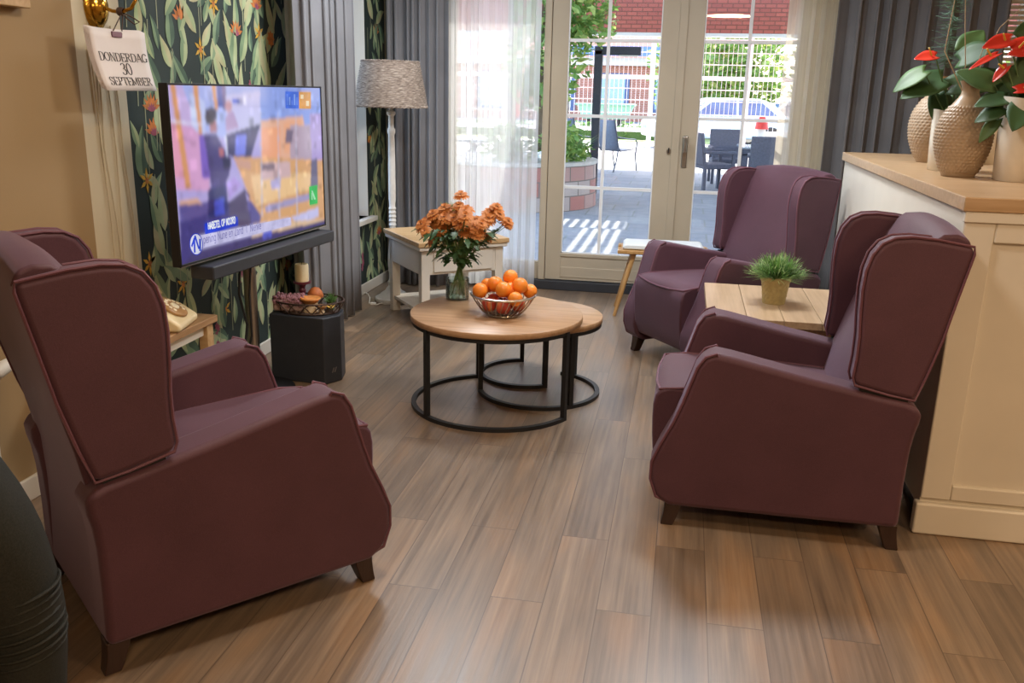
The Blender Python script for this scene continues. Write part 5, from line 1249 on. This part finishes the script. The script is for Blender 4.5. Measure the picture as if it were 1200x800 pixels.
bi = thing('mint_skip', 'mint green open container parked across the road', 'container', (-3.15, 36.0, G)); m = MB(); m.prism([(-.85, .55), (.85, .55), (1.1, 1.1), (-1.1, 1.1)], -.6, .6, lambda a, w, z: Vector((a, w, z))); m.build('tub', pm('mint', '#9ccbb8', .6), bi, bevel=.03); m = MB(); m.box(-1.15, 1.15, -.65, .65, 1.05, 1.12); m.build('rim', pm('mint2', '#8fbfae', .6), bi)
for x in (-.6, .6): m = MB(); m.box(x - .1, x + .1, -.5, .5, 0, .56); m.build('foot', 'charcoal', bi)
# far house with orange brick front
hs = thing('brick_house', 'orange brick house with blue framed windows across the road', 'house', (-6.5, 52, G))
ob = brick_mat('orange_brick', '#c0745a', '#ad6650', '#c3a796', .22, .075, .01)
m = MB(); m.box(-8, 8.5, 0, 8, 0, 3.3); m.build('wall', ob, hs, smooth=False)
m = MB(); m.prism([(-.4, 3.3), (4, 6.2), (8.4, 3.3)], -8.4, 8.9, lambda a, w, z: Vector((w, a, z))); m.build('roof', pm('roof_tile', '#9c6a5c', .9, var=.15), hs, smooth=False)
m = MB(); m.box(-8.3, 8.8, -.45, 0, 3.0, 3.42); m.build('gutter_board', 'white_paint', hs)
m = MB(); m.box(-.2, 7.8, -.8, -.4, 3.5, 4.0); m.build('blue_awning', pm('awning_blue', '#6f8fc0', .7), hs)
for x in (-5.5, -1.8, 1.2, 4.4):
    m = MB(); m.box(x, x + 2.0, -.08, .02, .5, 2.6); f = m.build('window', pm('frame_blue', '#5d6f92', .5), hs); m = MB(); m.box(x + .25, x + 1.75, -.1, -.06, .7, 2.45); m.build('pane', pm('pane_blue', '#a9c6de', .15), f)
# upper storey of the brick wing spanning the passage
bw = thing('brick_wing', 'red brick upper storey with white soffit edge seen above the terrace', 'building', (0, 20.3, 0))
m = MB(); m.box(-14, 16, 0, .35, 2.72, 7.5); m.build('brick_wall', brick_mat('red_brick', '#bb6552', '#a95a4b', '#84503f', .22, .085, .012), bw, smooth=False)
m = MB(); m.box(-14, 16, -.03, .37, 2.655, 2.722); m.build('soffit_edge', 'white_paint', bw)
for x in (-13.8, 15.7): m = MB(); m.box(x - .15, x + .15, .02, .32, G, 2.66); m.build('pillar', 'white_paint', bw)
# parked cars
def car(label, loc, rz, paint):
    t = thing('parked_car', label, 'car', loc, rz, 'parked cars behind the fence'); cp = pm('paint' + label[:8], paint, .25, var=.03, coat=.6); gp = pm('car_glass', '#4d6690', .1)
    body = [(-2.1, .32), (-2.12, .7), (-2.0, .86), (-1.2, .93), (1.75, .95), (2.05, .86), (2.1, .5), (2.05, .3)]
    cab = [(-1.25, .90), (-.55, 1.38), (-.2, 1.45), (1.0, 1.44), (1.4, 1.32), (1.85, .92)]
    f = lambda a, w, z: Vector((a, w, z))
    m = MB(); m.prism(body, -.85, .85, f); m.build('body', cp, t, bevel=.07)
    m = MB(); m.prism(cab, -.72, .72, lambda a, w, z: Vector((a, w * (1 - .12 * (z - .9) / .5), z))); m.build('cabin', cp, t, bevel=.05)
    for s in (-1, 1):
        m = MB(); m.poly([f(a, s * (.735 - .09 * (z - .9) / .5), z) for a, z in ((-1.0, .96), (-.48, 1.34), (.25, 1.38), (.25, .96))]); m.poly([f(a, s * (.735 - .09 * (z - .9) / .5), z) for a, z in ((.33, .96), (.33, 1.38), (.98, 1.37), (1.5, .98))]); m.build('side_window', gp, t, smooth=False, solid=.008)
        for x in (-1.3, 1.3):
            m = MB(); m.lathe([(.001, -.1), (.3, -.1), (.33, -.06), (.33, .06), (.3, .1), (.001, .1)], (x, s * .8, .33), 28, Matrix.Rotation(PI / 2, 3, 'X')); wl_ = m.build('wheel', 'black', t); m = MB(); m.lathe([(.001, -.12), (.19, -.12), (.19, .12), (.001, .12)], (x, s * .8, .33), 20, Matrix.Rotation(PI / 2, 3, 'X')); m.build('hub', 'nickel', wl_)
        m = MB(); m.box(-2.12, -2.0, s * .6 - .16, s * .6 + .16, .62, .76); m.build('headlight', pm('lamp_clear', '#e8eef2', .2), t, bevel=.02)
    m = MB(); m.poly([f(-1.21, -.6, .955), f(-1.21, .6, .955), f(-.6, .55, 1.365), f(-.6, -.55, 1.365)]); m.build('windscreen', gp, t, smooth=False, solid=.008)
    return t
k1 = car('pale blue parked car seen through the fence beside the door handle', (.9, 27.8, G), .35, '#a9c3d4')
k2 = car('white parked car with roof rails behind the pale blue one', (3.6, 31.2, G), .12, '#d7dcdf')
m = MB()
for s in (-1, 1): m.tube([(-.4, s * .55, 1.5), (-.3, s * .55, 1.54), (.9, s * .55, 1.53), (1.0, s * .55, 1.47)], .02, 6)
m.build('roof_rail', 'black', k2)
# garden table and trestle seen through the sheer
tb_ = thing('picnic_table', 'weathered timber picnic table behind the white sheer curtain', 'table', (-3.95, 14.4, G), .1); tw2 = wood('grey_timber', '#8a8f98', '#6a707a', 0, .8)
m = MB()
for k in range(4): m.box(-.8, .8, -.34 + k * .17, -.19 + k * .17, .70, .74)
m.build('table_top', tw2, tb_)
for x in (-.55, .55):
    for s in (-1, 1): m = MB(); m.tube([(x, s * .12, .70), (x, s * .42, 0)], .035, 6); m.build('leg', tw2, tb_)
m = MB(); m.tube([(-.7, 0, .68), (-.2, 0, .35)], .03, 6); m.tube([(.7, 0, .68), (.2, 0, .35)], .03, 6); m.tube([(-.6, 0, .35), (.6, 0, .35)], .03, 6); m.build('brace', tw2, tb_)
# ------------------------------------------------------------------ person standing at the edge of the view
def skin(name, pts, edges, mat, parent, sub=2):
    me = bpy.data.meshes.new(name); me.from_pydata([p[:3] for p in pts], edges, []); o = bpy.data.objects.new(name, me); COL.objects.link(o); o.parent = parent
    md = o.modifiers.new('skin', 'SKIN'); md.use_smooth_shade = True
    for i, p in enumerate(pts): o.data.skin_vertices[0].data[i].radius = (p[3], p[4] if len(p) > 4 else p[3])
    for i in range(len(pts)): o.data.skin_vertices[0].data[i].use_root = (i == 0)
    sb = o.modifiers.new('sub', 'SUBSURF'); sb.levels = sb.render_levels = sub
    me.materials.append(M[mat] if isinstance(mat, str) else mat); return o
PX, PY = -1.365, 1.17
pe = thing('person', 'person in black trousers with ribbed creases at the knee, standing at the picture edge', 'person', (PX, PY, 0))
skn = pm('skin', '#b98a6c', .55, var=.05)
# trousers + torso as one body
B_ = [(0, 0, .93, .15, .13), (.09, .02, .86, .105), (.170, .065, .69, .112), (.215, .10, .485, .080), (.225, .07, .29, .064), (.22, .04, .09, .045), (.225, .13, .045, .038), (.23, .2, .035, .03),
      (-.10, -.02, .86, .105), (-.11, -.02, .66, .09), (-.11, -.02, .48, .07), (-.12, -.06, .28, .062), (-.12, -.08, .09, .045), (-.12, .02, .045, .038), (-.12, .09, .035, .03),
      (0, 0, 1.08, .14, .105), (0, 0, 1.25, .155, .11), (0, 0, 1.38, .13, .095), (0, .01, 1.48, .055), (0, .03, 1.56, .06), (0, .035, 1.64, .085, .095), (0, .03, 1.70, .07, .08),
      (.17, 0, 1.39, .06), (.23, -.02, 1.13, .045), (.10, .17, 1.20, .034), (-.17, 0, 1.39, .06), (-.23, -.02, 1.13, .045), (-.06, .19, 1.16, .034)]
E_ = [(0, 1), (1, 2), (2, 3), (3, 4), (4, 5), (5, 6), (6, 7), (0, 8), (8, 9), (9, 10), (10, 11), (11, 12), (12, 13), (13, 14), (0, 15), (15, 16), (16, 17), (17, 18), (18, 19), (19, 20), (20, 21), (17, 22), (22, 23), (23, 24), (17, 25), (25, 26), (26, 27)]
tp = NT('person_body'); p = tp.pr(Roughness=.75); p.inputs['Specular IOR Level'].default_value = .3
tc = tp.n('ShaderNodeTexCoord'); sx = tp.n('ShaderNodeSeparateXYZ'); tp.l(tc.outputs['Object'], sx.inputs[0])
cl = tp.ramp(tp.noise(tp.coords(), 300, 2), [(.3, '#191b19'), (.7, '#262825')])
cr = tp.n('ShaderNodeMath', operation='GREATER_THAN'); tp.l(sx.outputs[2], cr.inputs[0]); cr.inputs[1].default_value = 1.47
tp.l(tp.mix(cr.outputs[0], cl, lin('#b98a6c')), p.inputs['Base Color'])
body = skin('body', B_, E_, tp.m, pe, 2)
# ribbed creases round the bent knee
m = MB()
for k in range(8):
    z = .425 + k * .018; rr = .069 + .002 * math.sin(PI * k / 8); cx = .216 + .004 * math.sin(k); cy = .090
    m.tube([(cx + rr * math.cos(a), cy + rr * math.sin(a), z + .012 * math.cos(a - .6)) for a in [-1.9 + 3.4 * i / 20 for i in range(21)]], .004, 6, rs=[.0008 + .0032 * math.sin(PI * i / 20) for i in range(21)])
m.build('knee_creases', tp.m, pe)
for s in (1, -1):                                   # forearms folded across the waist, fingers resting on the opposite sleeve
    wx, wy, wz = (.10, .17, 1.20) if s > 0 else (-.06, .19, 1.16)
    pts = [(wx, wy, wz, .026, .030), (wx - s * .07, wy + .015, wz, .018, .036)]; ed = [(0, 1)]
    for q, (o_, L) in enumerate(((.033, .062), (.011, .074), (-.011, .078), (-.033, .066))):
        b = len(pts); pts += [(wx - s * .09, wy + .018, wz + o_, .0095), (wx - s * (.09 + L * .5), wy + .012, wz + o_, .0088), (wx - s * (.09 + L * .95), wy - .008, wz + o_, .0078)]; ed += [(1, b), (b, b + 1), (b + 1, b + 2)]
    b = len(pts); pts += [(wx - s * .03, wy + .01, wz + .045, .011), (wx - s * .065, wy + .01, wz + .068, .009)]; ed += [(0, b), (b, b + 1)]
    skin('hand', pts, ed, skn, pe, 1)
m = MB(); m.sphere((0, .015, 1.69), .105, 20, 14, (.88, 1.02, .9)); m.build('hair', pm('hair_dark', '#33261d', .7), pe)
m = MB(); m.tube([(0, .125, 1.655), (0, .142, 1.63), (0, .125, 1.622)], .012, 8); m.build('nose', skn, pe)
m = MB()
for s in (1, -1): m.sphere((s * .032, .118, 1.655), .011, 10, 6)
m.build('eyes', pm('eye_dark', '#2a211c', .3), pe)
m = MB(); m.tube([(-.022, .118, 1.597), (0, .124, 1.594), (.022, .118, 1.597)], .005, 6); m.build('mouth', pm('lip', '#9a5a50', .5), pe)
m = MB()
for s in (1, -1): m.sphere((s * .088, .03, 1.64), .022, 10, 7, (.4, .8, 1.2))
m.build('ears', skn, pe)
for s, (x, y) in ((1, (.225, .12)), (-1, (-.12, .0))):
    m = MB(); m.prism([(-.09, 0), (.14, 0), (.15, .03), (.10, .055), (-.02, .085), (-.085, .08)], -.042, .042, lambda a, w, z: Vector((x + w, y + a - .03, z))); m.build('shoe', 'black', pe, bevel=.012)
# ------------------------------------------------------------------ light
wd = bpy.data.worlds.new('sky'); SC.world = wd; wd.use_nodes = True; nt = wd.node_tree; nt.nodes.clear()
sky = nt.nodes.new('ShaderNodeTexSky'); sky.sky_type = 'NISHITA'; sky.sun_disc = False; sky.sun_elevation = math.asin(SUN.z); sky.sun_rotation = math.atan2(SUN.x, SUN.y); sky.dust_density = 2.0; sky.air_density = 1.0
bg = nt.nodes.new('ShaderNodeBackground'); bg.inputs[1].default_value = 1.25; ow = nt.nodes.new('ShaderNodeOutputWorld')
nt.links.new(sky.outputs[0], bg.inputs[0]); nt.links.new(bg.outputs[0], ow.inputs[0])
sl = bpy.data.lights.new('sun', 'SUN'); sl.energy = 14; sl.angle = math.radians(.55); sl.color = (1, .95, .86); so = bpy.data.objects.new('sun', sl); COL.objects.link(so); so.rotation_euler = SUN.to_track_quat('Z', 'Y').to_euler()
def ceiling_lamp_fill(x, y, size, power, col, z=CZ - .03):
    l = bpy.data.lights.new('ceiling_lamp_fill', 'AREA'); l.shape = 'DISK'; l.size = size; l.energy = power; l.color = col; o = bpy.data.objects.new('ceiling_lamp_fill', l); COL.objects.link(o); o.location = (x, y, z); return o
WARM = (1, .70, .42); NEUT = (1, .87, .72); DAY_FILL = (.92, .96, 1)
ceiling_lamp_fill(.5, -1.0, .7, 75, WARM); ceiling_lamp_fill(2.2, .8, .6, 54, WARM); ceiling_lamp_fill(-.6, 2.3, .5, 34, NEUT); ceiling_lamp_fill(.2, 4.5, .5, 52, DAY_FILL); ceiling_lamp_fill(-1.3, 4.9, .5, 34, DAY_FILL); ceiling_lamp_fill(3.4, 3.0, .5, 30, WARM)  # the two cool ones are added daylight fill for the far half
VS = SC.view_settings; VS.view_transform = 'Standard'; VS.look = 'None'; VS.gamma = 1; VS.use_curve_mapping = False; VS.exposure = 0.0
SC.cycles.max_bounces = 10; SC.cycles.diffuse_bounces = 5; SC.cycles.glossy_bounces = 4; SC.cycles.transparent_max_bounces = 24; SC.cycles.caustics_reflective = False; SC.cycles.caustics_refractive = False
SC.cycles.use_denoising = True; SC.cycles.sample_clamp_indirect = 6
